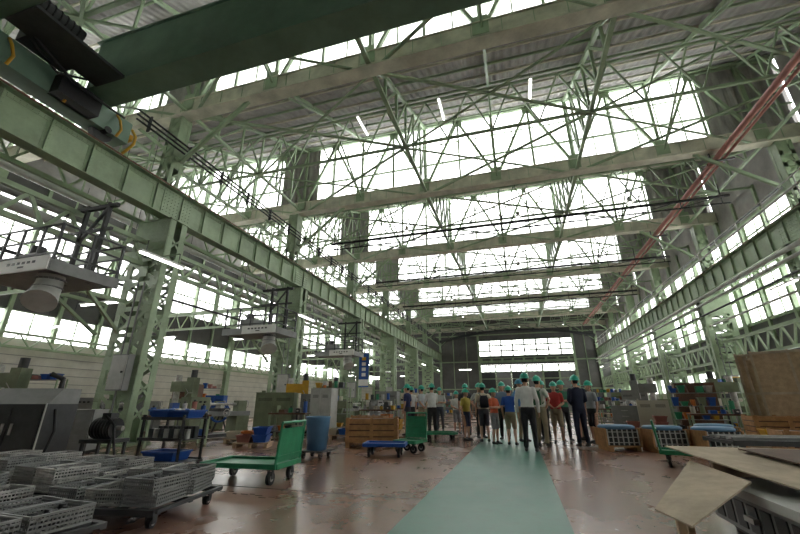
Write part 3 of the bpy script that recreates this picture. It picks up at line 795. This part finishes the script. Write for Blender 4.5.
def shelf(w, d, h, n, seed, name='storage_shelf'):
    random.seed(seed); b = MB(name)
    for x in (-w/2, w/2):
        for y in (-d/2, d/2): b.frame((x, y, 0), (x, y, h), .04, .04, GREEN)
    for i in range(n):
        z = .12+(h-.15)*i/(n-1); b.box(-w/2, w/2, -d/2, d/2, z-.02, z, GREY)
        x = -w/2+.15
        while x < w/2-.12:
            q = random.random(); c = random.choice(PAL)
            hh = random.uniform(.12, .3)
            if q < .5: bin_(b, x, 0, z, .22, d*.7, hh, c)
            elif q < .8: b.cyl((x, 0, z), (x, 0, z+hh), .08, c, 12)
            else: b.box(x-.1, x+.1, -d/3, d/3, z, z+hh, c)
            x += .27
    return b
def bench(w, d, h, seed, name='work_bench'):
    random.seed(seed); b = MB(name)
    b.box(-w/2, w/2, -d/2, d/2, h-.05, h, WOODD)
    for x in (-w/2+.05, w/2-.05):
        for y in (-d/2+.05, d/2-.05): b.frame((x, y, 0), (x, y, h-.05), .06, .06, GREEN)
    b.box(-w/2+.05, w/2-.05, -d/2+.05, d/2-.05, .2, .23, GREY)
    x = -w/2+.15
    while x < w/2-.1:
        c = random.choice(PAL); hh = random.uniform(.08, .4)
        if random.random() < .5: b.box(x-.1, x+.08, -.15, .15, h, h+hh, c)
        else: b.cyl((x, 0, h), (x, 0, h+hh), .07, c, 12); b.cyl((x, 0, h+hh), (x, 0, h+hh+.05), .03, DGREY, 8)
        bin_(b, x, 0, .23, .2, .3, .15, random.choice(PAL))
        x += .26
    b.box(w/2-.3, w/2-.15, -d/2-.08, -d/2+.1, h, h+.14, DGREY); b.cyl((w/2-.22, -d/2-.2, h+.07), (w/2-.22, -d/2, h+.07), .02, STEEL)
    return b
def drill(m=OLIVE, name='radial_drill_press'):
    b = MB(name)
    b.box(-.4, .5, -.3, .3, 0, .18, m); b.cyl((-.2, 0, .18), (-.2, 0, 2.2), .12, STEEL, 16)
    b.box(-.4, .6, -.14, .14, 1.55, 1.95, m); b.box(.3, .6, -.2, .2, 1.3, 2.1, m); b.cyl((.45, 0, .95), (.45, 0, 1.3), .05, STEEL)
    b.box(0, .55, -.25, .25, .75, .83, GREY); b.cyl((.15, 0, .18), (.15, 0, .75), .08, DGREY); b.cyl((.45, 0, 2.1), (.45, 0, 2.4), .12, DGREY, 14)
    for i in range(3):
        t = 2.1*i; b.frame((.45, -.2, 1.5), (.45+.2*math.cos(t), -.26, 1.5+.2*math.sin(t)), .02, .02, STEEL)
    return b

cabinet(1.5, .8, 1.5, OLIVE, 'machine_control_cabinet').obj((-9.6, 14.4, 0), 20)
cabinet(.9, .6, 1.65, LGREY, 'steel_locker').obj((-7.5, 14.5, 0), 0)
cabinet(.6, .5, 1.45, GREY, 'steel_locker').obj((-8.35, 14.9, 0), 0)
lathe().obj((-9.9, 11.4, 0), 75); lathe('engine_lathe', GREY).obj((-14.5, 11.3, 0), 20); lathe().obj((-14.0, 14.9, 0), 60)
lathe('engine_lathe', GREY).obj((-17, 14.3, 0), 20); lathe().obj((-8.9, 20.7, 0), 80); lathe('engine_lathe', GREY).obj((-8.6, 24.8, 0), 80)
shelf(1.8, .5, 1.7, 4, 11).obj((-13.5, 20.2, 0), 30); shelf(1.6, .5, 1.8, 4, 12).obj((-8.2, 16.6, 0), 10)
shelf(1.6, .5, 1.3, 3, 13).obj((-6.6, 18.6, 0), 5); shelf(2, .5, 1.9, 4, 14).obj((-16.0, 9.3, 0), 25)
bench(1.8, .7, .85, 21).obj((-12.9, 7.0, 0), 10); bench(1.6, .7, .85, 22).obj((-6.0, 16.8, 0), 0); bench(2, .8, .85, 23).obj((-6.0, 21, 0), 0)
bench(1.6, .7, .8, 24).obj((-9.4, 9.3, 0), 60); bench(1.3, .6, .8, 27).obj((-7.7, 12.4, 0), 10)
cabinet(1.1, .6, .95, GREY, 'tool_cabinet', drawers=5).obj((-10.5, 7.3, 0), 25)
cabinet(1, .6, 1.5, BLUE, 'tool_cabinet').obj((-16.5, 18.8, 0), 20); cabinet(1.2, .6, 1.8, GREY, 'tool_cabinet').obj((-19.5, 16, 0), 30)
bench(2.4, .8, .85, 26).obj((-18.3, 11.4, 0), 20); shelf(2.2, .5, 2, 4, 15).obj((-18.7, 20, 0), 30)
drill().obj((-13.2, 13.0, 0), 10); drill(YEL).obj((-9.9, 16.2, 0), 30); drill().obj((-9.6, 18.9, 0), 0); drill(OLIVE).obj((-14.6, 7.8, 0), 20)
cabinet(1.2, .8, 2.0, WOODD, 'wooden_cupboard').obj((-16.4, 16.6, 0), 25)
for i, (x, y) in enumerate(((-9.3, 28), (-8, 30), (-9, 33), (-7.5, 36), (-9.3, 40), (-7.6, 44))):
    (shelf(1.8, .6, 1.9, 4, 30+i) if i % 2 else cabinet(1.6, .8, 1.9, [GREY, OLIVE, CREAM][i % 3], 'machine_control_cabinet')).obj((x, y, 0), 10*i)
def bin_stack(seed, nx_, nz):
    random.seed(seed); b = MB('parts_bin_stack')
    b.box(-nx_*.21-.05, nx_*.21+.05, -.3, .3, .1, .13, WOOD)
    for x in (-nx_*.2, 0, nx_*.2): b.box(x-.04, x+.04, -.3, .3, 0, .1, WOOD)
    for i in range(nx_):
        c = random.choice([ORANGE, REDP, BLUE, YEL, BLUE, ORANGE, CREAM])
        for k in range(random.randint(1, nz)): bin_(b, -nx_*.21+.21+.42*i, 0, .13+.19*k, .38, .5, .17, c)
    return b
bin_stack(1, 3, 3).obj((-6.1, 12.6, 0), 10); bin_stack(2, 3, 3).obj((-8.0, 10.7, 0), 30); bin_stack(3, 2, 2).obj((-7.0, 9.6, 0), 20)
bin_stack(4, 3, 3).obj((-5.2, 15.6, 0), 0); bin_stack(5, 3, 3).obj((-12.6, 10.2, 0), 20); bin_stack(6, 3, 2).obj((5.9, 12.4, 0), -10)
bin_stack(8, 3, 3).obj((4.2, 16.2, 0), -10)
b = MB('hose_reel_wheel')
b.torus((0, 0, .78), .34, .03, BLUE, 'y', 28, 8); b.torus((0, .12, .78), .34, .03, BLUE, 'y', 28, 8); b.cyl((0, -.08, .78), (0, .2, .78), .08, DGREY)
for i in range(6):
    t = math.pi*i/3; b.frame((0, 0, .78), (.34*math.cos(t), 0, .78+.34*math.sin(t)), .02, .02, DGREY)
b.frame((0, .2, .78), (-.3, .25, 0), .05, .05, DGREY); b.frame((0, .2, .78), (.3, .25, 0), .05, .05, DGREY); b.box(-.35, .35, .1, .4, 0, .05, DGREY)
b.obj((-11.2, 13.0, 0), 15)
b = MB('blue_waste_bin')
for (x, y) in ((-.2, -.2), (.2, -.2), (-.2, .2), (.2, .2)): caster(b, x, y, .05)
b.rings([(.14, .2, -.2, .2), (.8, .25, -.25, .25), (.83, .27, -.27, .27), (.84, .24, -.24, .24), (.7, .22, -.22, .22)], LBLUE, 24)
b.box(-.3, .3, -.3, .3, .14, .16, DGREY)
b.obj((-4.35, 8.2, 0), 0)
def crate(w, d, h, m, name='wooden_crate', fill=None):
    b = MB(name)
    for x in (-w/2+.06, 0, w/2-.06): b.box(x-.05, x+.05, -d/2, d/2, 0, .1, m)
    b.box(-w/2, w/2, -d/2, d/2, .1, .12, m)
    n = max(3, int(h/.16))
    for i in range(n):
        z0 = .12+(h-.12)*i/n; z1 = z0+(h-.12)/n-.03
        for y in (-d/2, d/2): b.box(-w/2, w/2, y-.012, y+.012, z0, z1, m)
        for x in (-w/2, w/2): b.box(x-.012, x+.012, -d/2, d/2, z0, z1, m)
    for x in (-w/2+.05, 0, w/2-.05):
        for y in (-d/2-.02, d/2+.02): b.box(x-.045, x+.045, y-.012, y+.012, .1, h, m)
    if fill: b.box(-w/2+.03, w/2-.03, -d/2+.03, d/2-.03, .12, h-.05, fill)
    return b
crate(1.4, .95, .74, WOODO, fill=WOODD).obj((-4.05, 10.9, 0), 15)
crate(1.2, .9, .7, WOODO, fill=WOODD).obj((-5.4, 14.2, 0), 5)
def blue_crate():
    b = MB('blue_topped_crate')
    for x in (-.32, .32): b.box(x-.05, x+.05, -.35, .35, 0, .1, WOODO)
    b.box(-.42, .42, -.35, .35, .1, .13, WOODO)
    b.box(-.38, .38, -.31, .31, .13, .5, BLACK)
    for i in range(7):
        x = -.36+.12*i; b.box(x-.012, x+.012, -.33, -.31, .14, .5, LGREY)
    for z in (.2, .32, .44): b.box(-.38, .38, -.33, -.325, z-.008, z+.008, LGREY)
    for x in (-.41, .41): b.box(x-.02, x+.02, -.35, .35, .13, .52, WOODO)
    b.rings([(.5, .42, -.35, .35), (.56, .43, -.36, .36), (.59, .38, -.31, .31), (.60, .2, -.15, .15)], LBLUE, 24)
    return b
blue_crate().obj((2.3, 11.7, 0), 12); blue_crate().obj((3.3, 11.6, 0), 12); blue_crate().obj((4.9, 12.9, 0), 12); blue_crate().obj((4.3, 11.4, 0), 14)
cabinet(1.3, .7, 1.85, WOODD, 'wooden_cupboard').obj((6.7, 18.6, 0), -12); cabinet(1.1, .7, 1.2, CREAM, 'tool_cabinet').obj((5.2, 18.8, 0), -12)
cabinet(.9, .6, 1.0, GREY, 'tool_cabinet', drawers=4).obj((4.0, 18.2, 0), -10)
# tall flat boarded panels standing upright in a rack
def panel_rack(w, h, n):
    b = MB('upright_wooden_panels')
    for i in range(n):
        y0 = i*.3; off = -.22*i; hh = h-.15*(i % 2)
        k = int(w/.3); x0 = -w/2+off
        for j in range(k):
            b.box(x0+.3*j, x0+.3*j+.285, y0, y0+.02, 0.04, hh, WOOD)
        for xx in (x0-.04, x0+.3*k/2-.03, x0+.3*k-.03): b.box(xx, xx+.07, y0-.035, y0, 0, hh+.03, CARD)
        for z in (.05, h*.5, hh-.08): b.box(x0-.04, x0+.3*k+.04, y0-.035, y0, z, z+.08, CARD)
    for x in (-w/2-.3, w/2): b.box(x-.04, x+.04, -.1, n*.3, 0, .04, GREY)
    return b
panel_rack(1.9, 2.75, 3).obj((8.55, 15.6, 0), -28)
panel_rack(1.2, 2.2, 2).obj((9.5, 13.6, 0), -50)
crate(1.5, 1, .8, WOODO, fill=WOODD).obj((6.9, 13.8, 0), -10); crate(1.3, .9, .6, WOODO, fill=WOODD).obj((5.9, 10.8, 0), -10)
crate(1.1, .9, .8, WOODO, fill=WOODD).obj((7.6, 11.9, 0), -10)
bench(1.6, .7, .85, 41).obj((9.2, 11.6, 0), -30); shelf(2, .6, 2, 4, 42).obj((9.4, 22.3, 0), -70); lathe().obj((7.6, 22.6, 0), -60)
shelf(2, .6, 1.8, 4, 43).obj((8.8, 26, 0), -80); lathe('engine_lathe', GREY).obj((6.4, 25.8, 0), -70); cabinet(1.5, .8, 1.9, GREY, 'machine_control_cabinet').obj((7.4, 30, 0), -20)
cabinet(1.5, .8, 1.9, OLIVE, 'machine_control_cabinet').obj((8, 36, 0), -20); shelf(2, .6, 1.9, 4, 44).obj((6.6, 33.5, 0), -30); bench(2, .8, .85, 45).obj((4.9, 22.8, 0), -20)
drill().obj((8.4, 20.0, 0), 180); drill(GREY).obj((5.6, 20.6, 0), 160); bench(1.4, .7, .8, 46).obj((5.9, 15.2, 0), -10); shelf(1.6, .5, 1.5, 4, 47).obj((6.1, 16.9, 0), -10)
b = MB('steel_frame_trolley')
for (x, y) in ((-.9, -.4), (.9, -.4), (-.9, .4), (.9, .4)):
    caster(b, x, y, .09); b.frame((x, y, .2), (x, y, .58), .06, .06, DGREY)
for z in (.24, .57):
    for y in (-.42, .42): b.frame((-1.0, y, z), (1.0, y, z), .05, .07, DGREY)
    for i in range(9): x = -1+.25*i; b.frame((x, -.42, z), (x, .42, z), .03, .05, DGREY)
for i in range(5): b.frame((-.95, -.3+.15*i, .62), (1.05, -.28+.14*i, .62), .04, .04, STEEL if i % 2 else GREY)
for i in range(3): b.cyl((-.6+.5*i, 0, .26), (-.6+.5*i, 0, .45), .12, DGREY, 14)
b.obj((3.9, 7.7, 0), 5)
b = MB('grey_machine_chest')
b.box(1.75, 3.3, 3.5, 5.05, .08, .36, GREY); b.box(1.72, 3.33, 3.47, 5.08, .36, .43, LGREY)
b.box(1.85, 3.2, 3.6, 4.95, 0, .08, BLACK)
for i in range(7): b.box(1.74, 1.75, 3.62+.2*i, 3.76+.2*i, .12, .32, DGREY)
for i in range(7): b.box(1.9+.2*i, 2.03+.2*i, 3.49, 3.5, .12, .32, DGREY)
b.box(1.70, 1.74, 4.2, 4.35, .2, .24, STEEL)
for i in range(5): b.cyl((1.9+.25*i, 3.7, .43), (1.9+.25*i, 3.7, .48), .07, DGREY, 14)
b.obj()
def slab(b, P, t, m):
    P = [Vector(p) for p in P]; n = (P[1]-P[0]).cross(P[3]-P[0]).normalized()*t
    if n.z < 0: n = -n
    vs = P+[p+n for p in P]
    b.add(vs, [(3, 2, 1, 0), (4, 5, 6, 7), (0, 1, 5, 4), (1, 2, 6, 5), (2, 3, 7, 6), (3, 0, 4, 7)], m)
b = MB('loose_boards')
slab(b, [(1.50, 5.3, .66), (1.95, 3.85, .50), (2.75, 3.95, .50), (2.7, 5.3, .66)], .012, CARD)
slab(b, [(1.6, 4.95, .56), (.93, 3.85, .33), (1.03, 3.42, .33), (1.76, 4.2, .50)], .012, CARD)
slab(b, [(2.1, 5.1, .67), (2.4, 4.3, .58), (3.2, 4.4, .58), (3.1, 5.2, .67)], .012, WOODD)
b.frame((1.25, 4.2, 0), (1.25, 4.2, .38), .05, .05, WOOD); b.frame((1.05, 3.72, 0), (1.05, 3.72, .33), .05, .05, WOOD)
b.frame((1.8, 5.0, .52), (3.0, 5.0, .52), .06, .17, WOOD)
b.obj()
b = MB('wall_ventilation_unit')
b.box(-.5, .5, -.5, .5, 0, .5, LGREY)
for i in range(5): b.box(-.45, .45, -.52, -.5, .06+.08*i, .1+.08*i, GREY)
b.cyl((0, 0, 0), (0, 0, -.3), .25, LGREY, 18); b.frame((.4, 0, .3), (.9, 0, .3), .08, .08, GREEN)
b.obj((9.7, 12.8, 4.5))

# ------------------------------------------------------------------ people
def to_arrays(me):
    v = np.empty(len(me.vertices)*3); me.vertices.foreach_get('co', v)
    return v.reshape(-1, 3)
def segd(P, a, c):
    a = np.array(a); c = np.array(c); d = c-a; t = np.clip(((P-a)@d)/(d@d), 0, 1)
    return np.linalg.norm(P-(a+t[:, None]*d), axis=1)
CM = {}
def cloth(c):
    if c not in CM: CM[c] = mat('cloth_%d' % len(CM), c, .85, noise=.18, nscale=7)
    return CM[c]
POSE = {
 'hang': [((.25, .03, 1.13), (.25, -.03, .88))]*2,
 'hips': [((.34, .08, 1.17), (.2, -.03, .99))]*2,
 'front': [((.24, 0, 1.14), (.07, -.19, 1.03))]*2,
 'fold': [((.25, -.05, 1.15), (-.02, -.2, 1.16))]*2,
 'back': [((.25, .1, 1.14), (.06, .17, .97))]*2,
 'point': [((.26, -.16, 1.28), (.26, -.4, 1.36)), ((.25, .03, 1.13), (.25, -.03, .88))],
 'phone': [((.24, -.08, 1.15), (.08, -.24, 1.33)), ((.24, -.08, 1.15), (.08, -.24, 1.31))],
 'mix': [((.25, .03, 1.13), (.25, -.03, .88)), ((.33, .08, 1.17), (.19, -.03, .99))],
}
def person(name, x, y, head, H, shirt, pants, pose='hang', shorts=False, longs=False, hm=HELM, hy=0, step=0.0, pack=None, slim=1.0):
    k = H/1.77; B = MB('tmp'); M0 = SKIN
    T = [(.82, .10, -.085, .085), (.86, .15, -.11, .11), (.93, .17, -.115, .125), (1.0, .16, -.11, .115), (1.08, .148, -.105, .10), (1.2, .16, -.115, .105), (1.3, .175, -.12, .115), (1.38, .18, -.10, .11), (1.43, .15, -.075, .095), (1.465, .08, -.05, .075), (1.48, .055, -.04, .065)]
    B.rings([(z, rx*slim, a, c) for z, rx, a, c in T], M0, 24)
    arms = []
    for i, s in enumerate((1, -1)):
        e, w = POSE[pose][i]; e = Vector((e[0]*s*(.5+.5*slim), e[1], e[2])); w = Vector((w[0]*s, w[1], w[2])); sh = Vector((.175*s*slim, .01, 1.395))
        arms.append((sh, e, w))
        mid = sh.lerp(e, .62)
        if longs: B.capsule([sh, sh.lerp(e, .5), e, e.lerp(w, .5), w], [.066, .056, .048, .044, .038], M0)
        else:
            B.capsule([sh, sh.lerp(e, .3), mid], [.068, .063, .058], M0); B.capsule([mid, e, e.lerp(w, .35), w], [.043, .038, .038, .026], M0)
    for i, s in enumerate((1, -1)):
        st = step*s
        hp = Vector((.088*s, .01, .9)); kn = Vector((.10*s, -.02-st*.5, .49)); an = Vector((.115*s, .02-st, .09))
        if shorts:
            B.capsule([hp, hp.lerp(kn, .5), kn+Vector((0, 0, .04))], [.092, .09, .082], M0)
            B.capsule([kn+Vector((0, 0, .06)), kn, kn.lerp(an, .35)+Vector((0, .015, 0)), an.lerp(kn, .15), an], [.055, .052, .054, .034, .034], M0)
        else:
            B.capsule([hp, hp.lerp(kn, .5), kn, kn.lerp(an, .5), an+Vector((0, 0, .03))], [.092, .085, .067, .061, .056], M0)
        B.capsule([an+Vector((0, .03, -.045)), an+Vector((0.01*s, -.07, -.05)), an+Vector((.015*s, -.15, -.06))], [.043, .042, .03], M0)
    B.capsule([(0, .02, 1.40), (0, .0, 1.56)], [.057, .052], M0)
    R = Matrix.Rotation(math.radians(hy), 4, 'Z')
    B.T = R
    B.rings([(1.515, .03, -.085, -.02), (1.53, .05, -.095, .02), (1.56, .064, -.098, .06), (1.59, .071, -.10, .085), (1.63, .077, -.10, .098), (1.67, .078, -.098, .1), (1.71, .07, -.088, .09), (1.745, .045, -.055, .06), (1.755, .02, -.02, .03)], M0, 20)
    B.T = Matrix.Identity(4)
    me = B.mesh(); o = bpy.data.objects.new('tmp', me); sc.collection.objects.link(o)
    rm = o.modifiers.new('r', 'REMESH'); rm.mode = 'VOXEL'; rm.voxel_size = .0165
    sm = o.modifiers.new('s', 'SMOOTH'); sm.factor = .5; sm.iterations = 2
    dg = bpy.context.evaluated_depsgraph_get(); m2 = bpy.data.meshes.new_from_object(o.evaluated_get(dg))
    bpy.data.objects.remove(o)
    V = to_arrays(m2); F = [tuple(p.vertices) for p in m2.polygons]
    V[:, 2] = np.maximum(V[:, 2], 0.002)
    C = np.array([V[list(f)].mean(0) for f in F])
    D = MB(name)
    sh_m, pt_m = cloth(shirt), cloth(pants)
    ids = [D.mi(q) for q in (SKIN, HAIR, sh_m, pt_m, SHOE)]
    torso = np.minimum(segd(C, (0.07, 0, .95), (.09, 0, 1.36)), segd(C, (-.07, 0, .95), (-.09, 0, 1.36)))-.10
    best = torso.copy(); lab = np.where(C[:, 2] > .985, 2, 3)
    for sh, e, w in arms:
        d1 = segd(C, sh, sh.lerp(e, .66))-.062; d2 = segd(C, sh.lerp(e, .66), e)-.04; d3 = segd(C, e, w)-.036
        q = d1 < best; lab[q] = 2; best[q] = d1[q]
        for d in (d2, d3):
            q = d < best; lab[q] = 2 if longs else 0; best[q] = d[q]
    ql = (C[:, 2] < .86) & (lab != 0) & ~((lab == 2) & (best < .01) & (np.abs(C[:, 0]) > .2)); lab[ql] = 3
    if shorts: lab[(C[:, 2] < .47) & (np.abs(C[:, 0]) < .3)] = 0
    lab[C[:, 2] < .095] = 4
    qh = C[:, 2] > 1.475; lab[qh] = 0
    a = math.radians(hy); yy = -C[:, 0]*math.sin(a)+C[:, 1]*math.cos(a)
    lab[qh & (((yy > .02) & (C[:, 2] > 1.565)) | (C[:, 2] > 1.69))] = 1
    D.v = [tuple(p) for p in V]; D.f = F; D.m = [ids[i] for i in lab]; D.sm = [True]*len(F)
    for sh, e, w in arms:
        d = (w-e).normalized(); s = 1 if sh.x > 0 else -1
        if pose in ('hips', 'fold', 'front', 'back', 'phone'): d = (d+Vector((-s*.3, -.1, 0))).normalized()
        sp = Vector((0, -1, 0)); sp = (sp-d*sp.dot(d))
        if sp.length < .3: sp = Vector((0, 0, 1)); sp = sp-d*sp.dot(d)
        sp.normalize(); n = d.cross(sp).normalized()
        if n.x*s > 0: n = -n
        pts = [w-d*.02, w+d*.02, w+d*.055, w+d*.088]
        vs = []; nn = 10
        for p, (ra, rb) in zip(pts, ((.026, .022), (.03, .018), (.04, .016), (.037, .012))):
            for j in range(nn):
                t = 2*math.pi*j/nn; vs.append(p+sp*ra*math.cos(t)+n*rb*math.sin(t))
        fs = [(i*nn+j, i*nn+(j+1) % nn, (i+1)*nn+(j+1) % nn, (i+1)*nn+j) for i in range(3) for j in range(nn)]
        fs.append(tuple(range(3*nn, 4*nn)))
        D.add(vs, fs, SKIN, True)
        for j, L in enumerate((.068, .078, .073, .056)):
            b0 = w+d*.082+sp*(.028-.0185*j); b1 = b0+d*L*.45+n*.006; b2 = b1+(d*.85+n*.5).normalized()*L*.33; b3 = b2+(d*.6+n*.8).normalized()*L*.26
            D.tube([b0, b1, b2, b3], [.0088, .0085, .0078, .0055], SKIN, 6)
        t0 = w+d*.03+sp*.03; t1 = t0+(d*.6+sp*.75).normalized()*.035+n*.006; t2 = t1+(d*.9+sp*.3+n*.2).normalized()*.03
        D.tube([t0-sp*.01, t0, t1, t2], [.011, .0115, .010, .007], SKIN, 6)
    D.T = R
    D.add([(-.015, -.095, 1.588), (.015, -.095, 1.588), (0, -.122, 1.594), (0, -.096, 1.642), (0, -.09, 1.58)], [(0, 2, 3), (2, 1, 3), (0, 4, 2), (4, 1, 2)], SKIN)
    for s in (-1, 1):
        D.ell((s*.03, -.094, 1.628), (.012, .008, .008), WHITE, 8, 6); D.ell((s*.03, -.1, 1.628), (.006, .004, .006), EYE, 8, 6)
        D.ell((s*.08, .005, 1.615), (.012, .02, .03), SKIN, 8, 6)
        D.frame((s*.016, -.101, 1.648), (s*.045, -.094, 1.648), .008, .006, HAIR)
    D.frame((-.022, -.1, 1.562), (.022, -.1, 1.562), .008, .008, LIP)
    if hm:
        cz = 1.662; rg = []
        for i in range(8):
            t = math.pi/2*i/7; c = max(math.cos(t), .12); rg.append((cz+.135*math.sin(t), .110*c, .0-.130*c, .0+.136*c))
        D.rings([(cz-.012, .115, -.138, .142), (cz-.004, .12, -.158, .148)]+rg, hm, 24)
        D.rings([(cz-.014, .09, -.185, -.05), (cz-.006, .095, -.188, -.05), (cz, .085, -.14, -.05)], hm, 16)
        D.tube([(0, -.128, cz+.04), (0, -.075, cz+.118), (0, 0, cz+.142), (0, .075, cz+.118), (0, .13, cz+.04)], .012, hm, 8)
        for s in (-1, 1): D.tube([(s*.085, -.02, cz), (s*.075, -.04, 1.57), (0, -.07, 1.508)], .004, BLACK, 5)
    D.T = Matrix.Identity(4)
    if pack:
        D.rings([(1.02, .13, .1, .2), (1.1, .15, .1, .25), (1.25, .15, .1, .25), (1.37, .12, .1, .2), (1.4, .06, .1, .16)], cloth(pack), 20)
        for s in (-1, 1): D.tube([(s*.1, .12, 1.39), (s*.11, .0, 1.455), (s*.115, -.11, 1.36), (s*.13, -.1, 1.2), (s*.14, .08, 1.06)], .016, cloth(pack), 6)
    ob = D.obj((x, y, 0), head); ob.scale = (k, k, k)
    return ob
WH = (.75, .75, .74); NV = (.014, .02, .045); DK = (.03, .03, .035); KH = (.28, .23, .15); GR = (.25, .26, .27)
person('visitor', .17, 10.7, 172, 1.84, WH, DK, 'hang', longs=True, hy=8)
person('worker', 1.55, 12.2, 200, 1.85, NV, NV, 'front', longs=True, hy=0)
person('visitor', .52, 12.0, 150, 1.84, (.6, .62, .55), KH, 'mix', pack=(.05, .14, .07))
person('child_visitor', -.30, 12.2, 165, 1.58, (.03, .10, .42), KH, 'hang', shorts=True)
person('child_visitor', -.76, 12.3, 60, 1.52, (.6, .13, .06), GR, 'fold', shorts=True)
person('visitor', -1.35, 14.2, 40, 1.76, (.46, .48, .47), DK, 'hips')
person('visitor', -1.97, 15.3, 190, 1.8, (.05, .05, .06), (.08, .09, .14), 'hang')
person('child_visitor', -2.4, 15.8, 30, 1.55, (.7, .7, .68), GR, 'front', shorts=True)
person('visitor', -2.98, 13.9, 215, 1.76, WH, DK, 'phone', longs=True)
person('visitor', -3.74, 15.5, 250, 1.76, (.46, .50, .52), KH, 'back')
person('visitor', -4.05, 14.5, 260, 1.77, (.03, .04, .12), (.05, .05, .07), 'hang')
person('visitor', 1.02, 13.0, 350, 1.72, (.50, .05, .05), KH, 'front', shorts=True)
person('visitor', 1.32, 13.9, 20, 1.80, (.05, .22, .13), DK, 'fold')
person('visitor', .02, 13.3, 50, 1.82, (.12, .25, .48), KH, 'hips', hm=HELMB)
person('visitor', -1.12, 12.9, 200, 1.70, (.62, .56, .44), (.08, .08, .1), 'mix', shorts=True, pack=(.02, .02, .03))
person('visitor', -4.35, 16.2, 230, 1.75, (.6, .6, .6), DK, 'hang')
person('visitor', .72, 14.2, 320, 1.82, (.6, .6, .62), DK, 'point')
person('visitor', -.55, 13.9, 345, 1.78, (.18, .26, .38), DK, 'front')
person('visitor', 1.85, 14.4, 60, 1.79, (.10, .10, .12), KH, 'hang')
person('visitor', -3.3, 17.0, 10, 1.74, (.5, .52, .5), (.06, .07, .09), 'fold')
person('visitor', 2.05, 13.3, 300, 1.74, (.34, .37, .40), DK, 'hang', shorts=True)
person('child_visitor', -1.7, 13.2, 60, 1.55, (.55, .45, .10), (.06, .07, .12), 'hang', shorts=True)

# ------------------------------------------------------------------ world, camera
w = bpy.data.worlds.new('sky'); sc.world = w; w.use_nodes = True
bg = w.node_tree.nodes['Background']; bg.inputs[0].default_value = (1, .99, .975, 1); bg.inputs[1].default_value = 8.0
cam = bpy.data.cameras.new('camera'); co = bpy.data.objects.new('camera', cam); sc.collection.objects.link(co)
cam.lens = 17.0; cam.sensor_width = 36; cam.clip_end = 400; cam.clip_start = .05
co.location = (0, 0, 1.12); co.rotation_euler = (math.radians(90+19.79), 0, math.radians(16.63))
sc.camera = co
sc.view_settings.view_transform = 'Standard'
sc.view_settings.look = 'None'
sc.view_settings.exposure = 0.0
sc.view_settings.gamma = 0.96
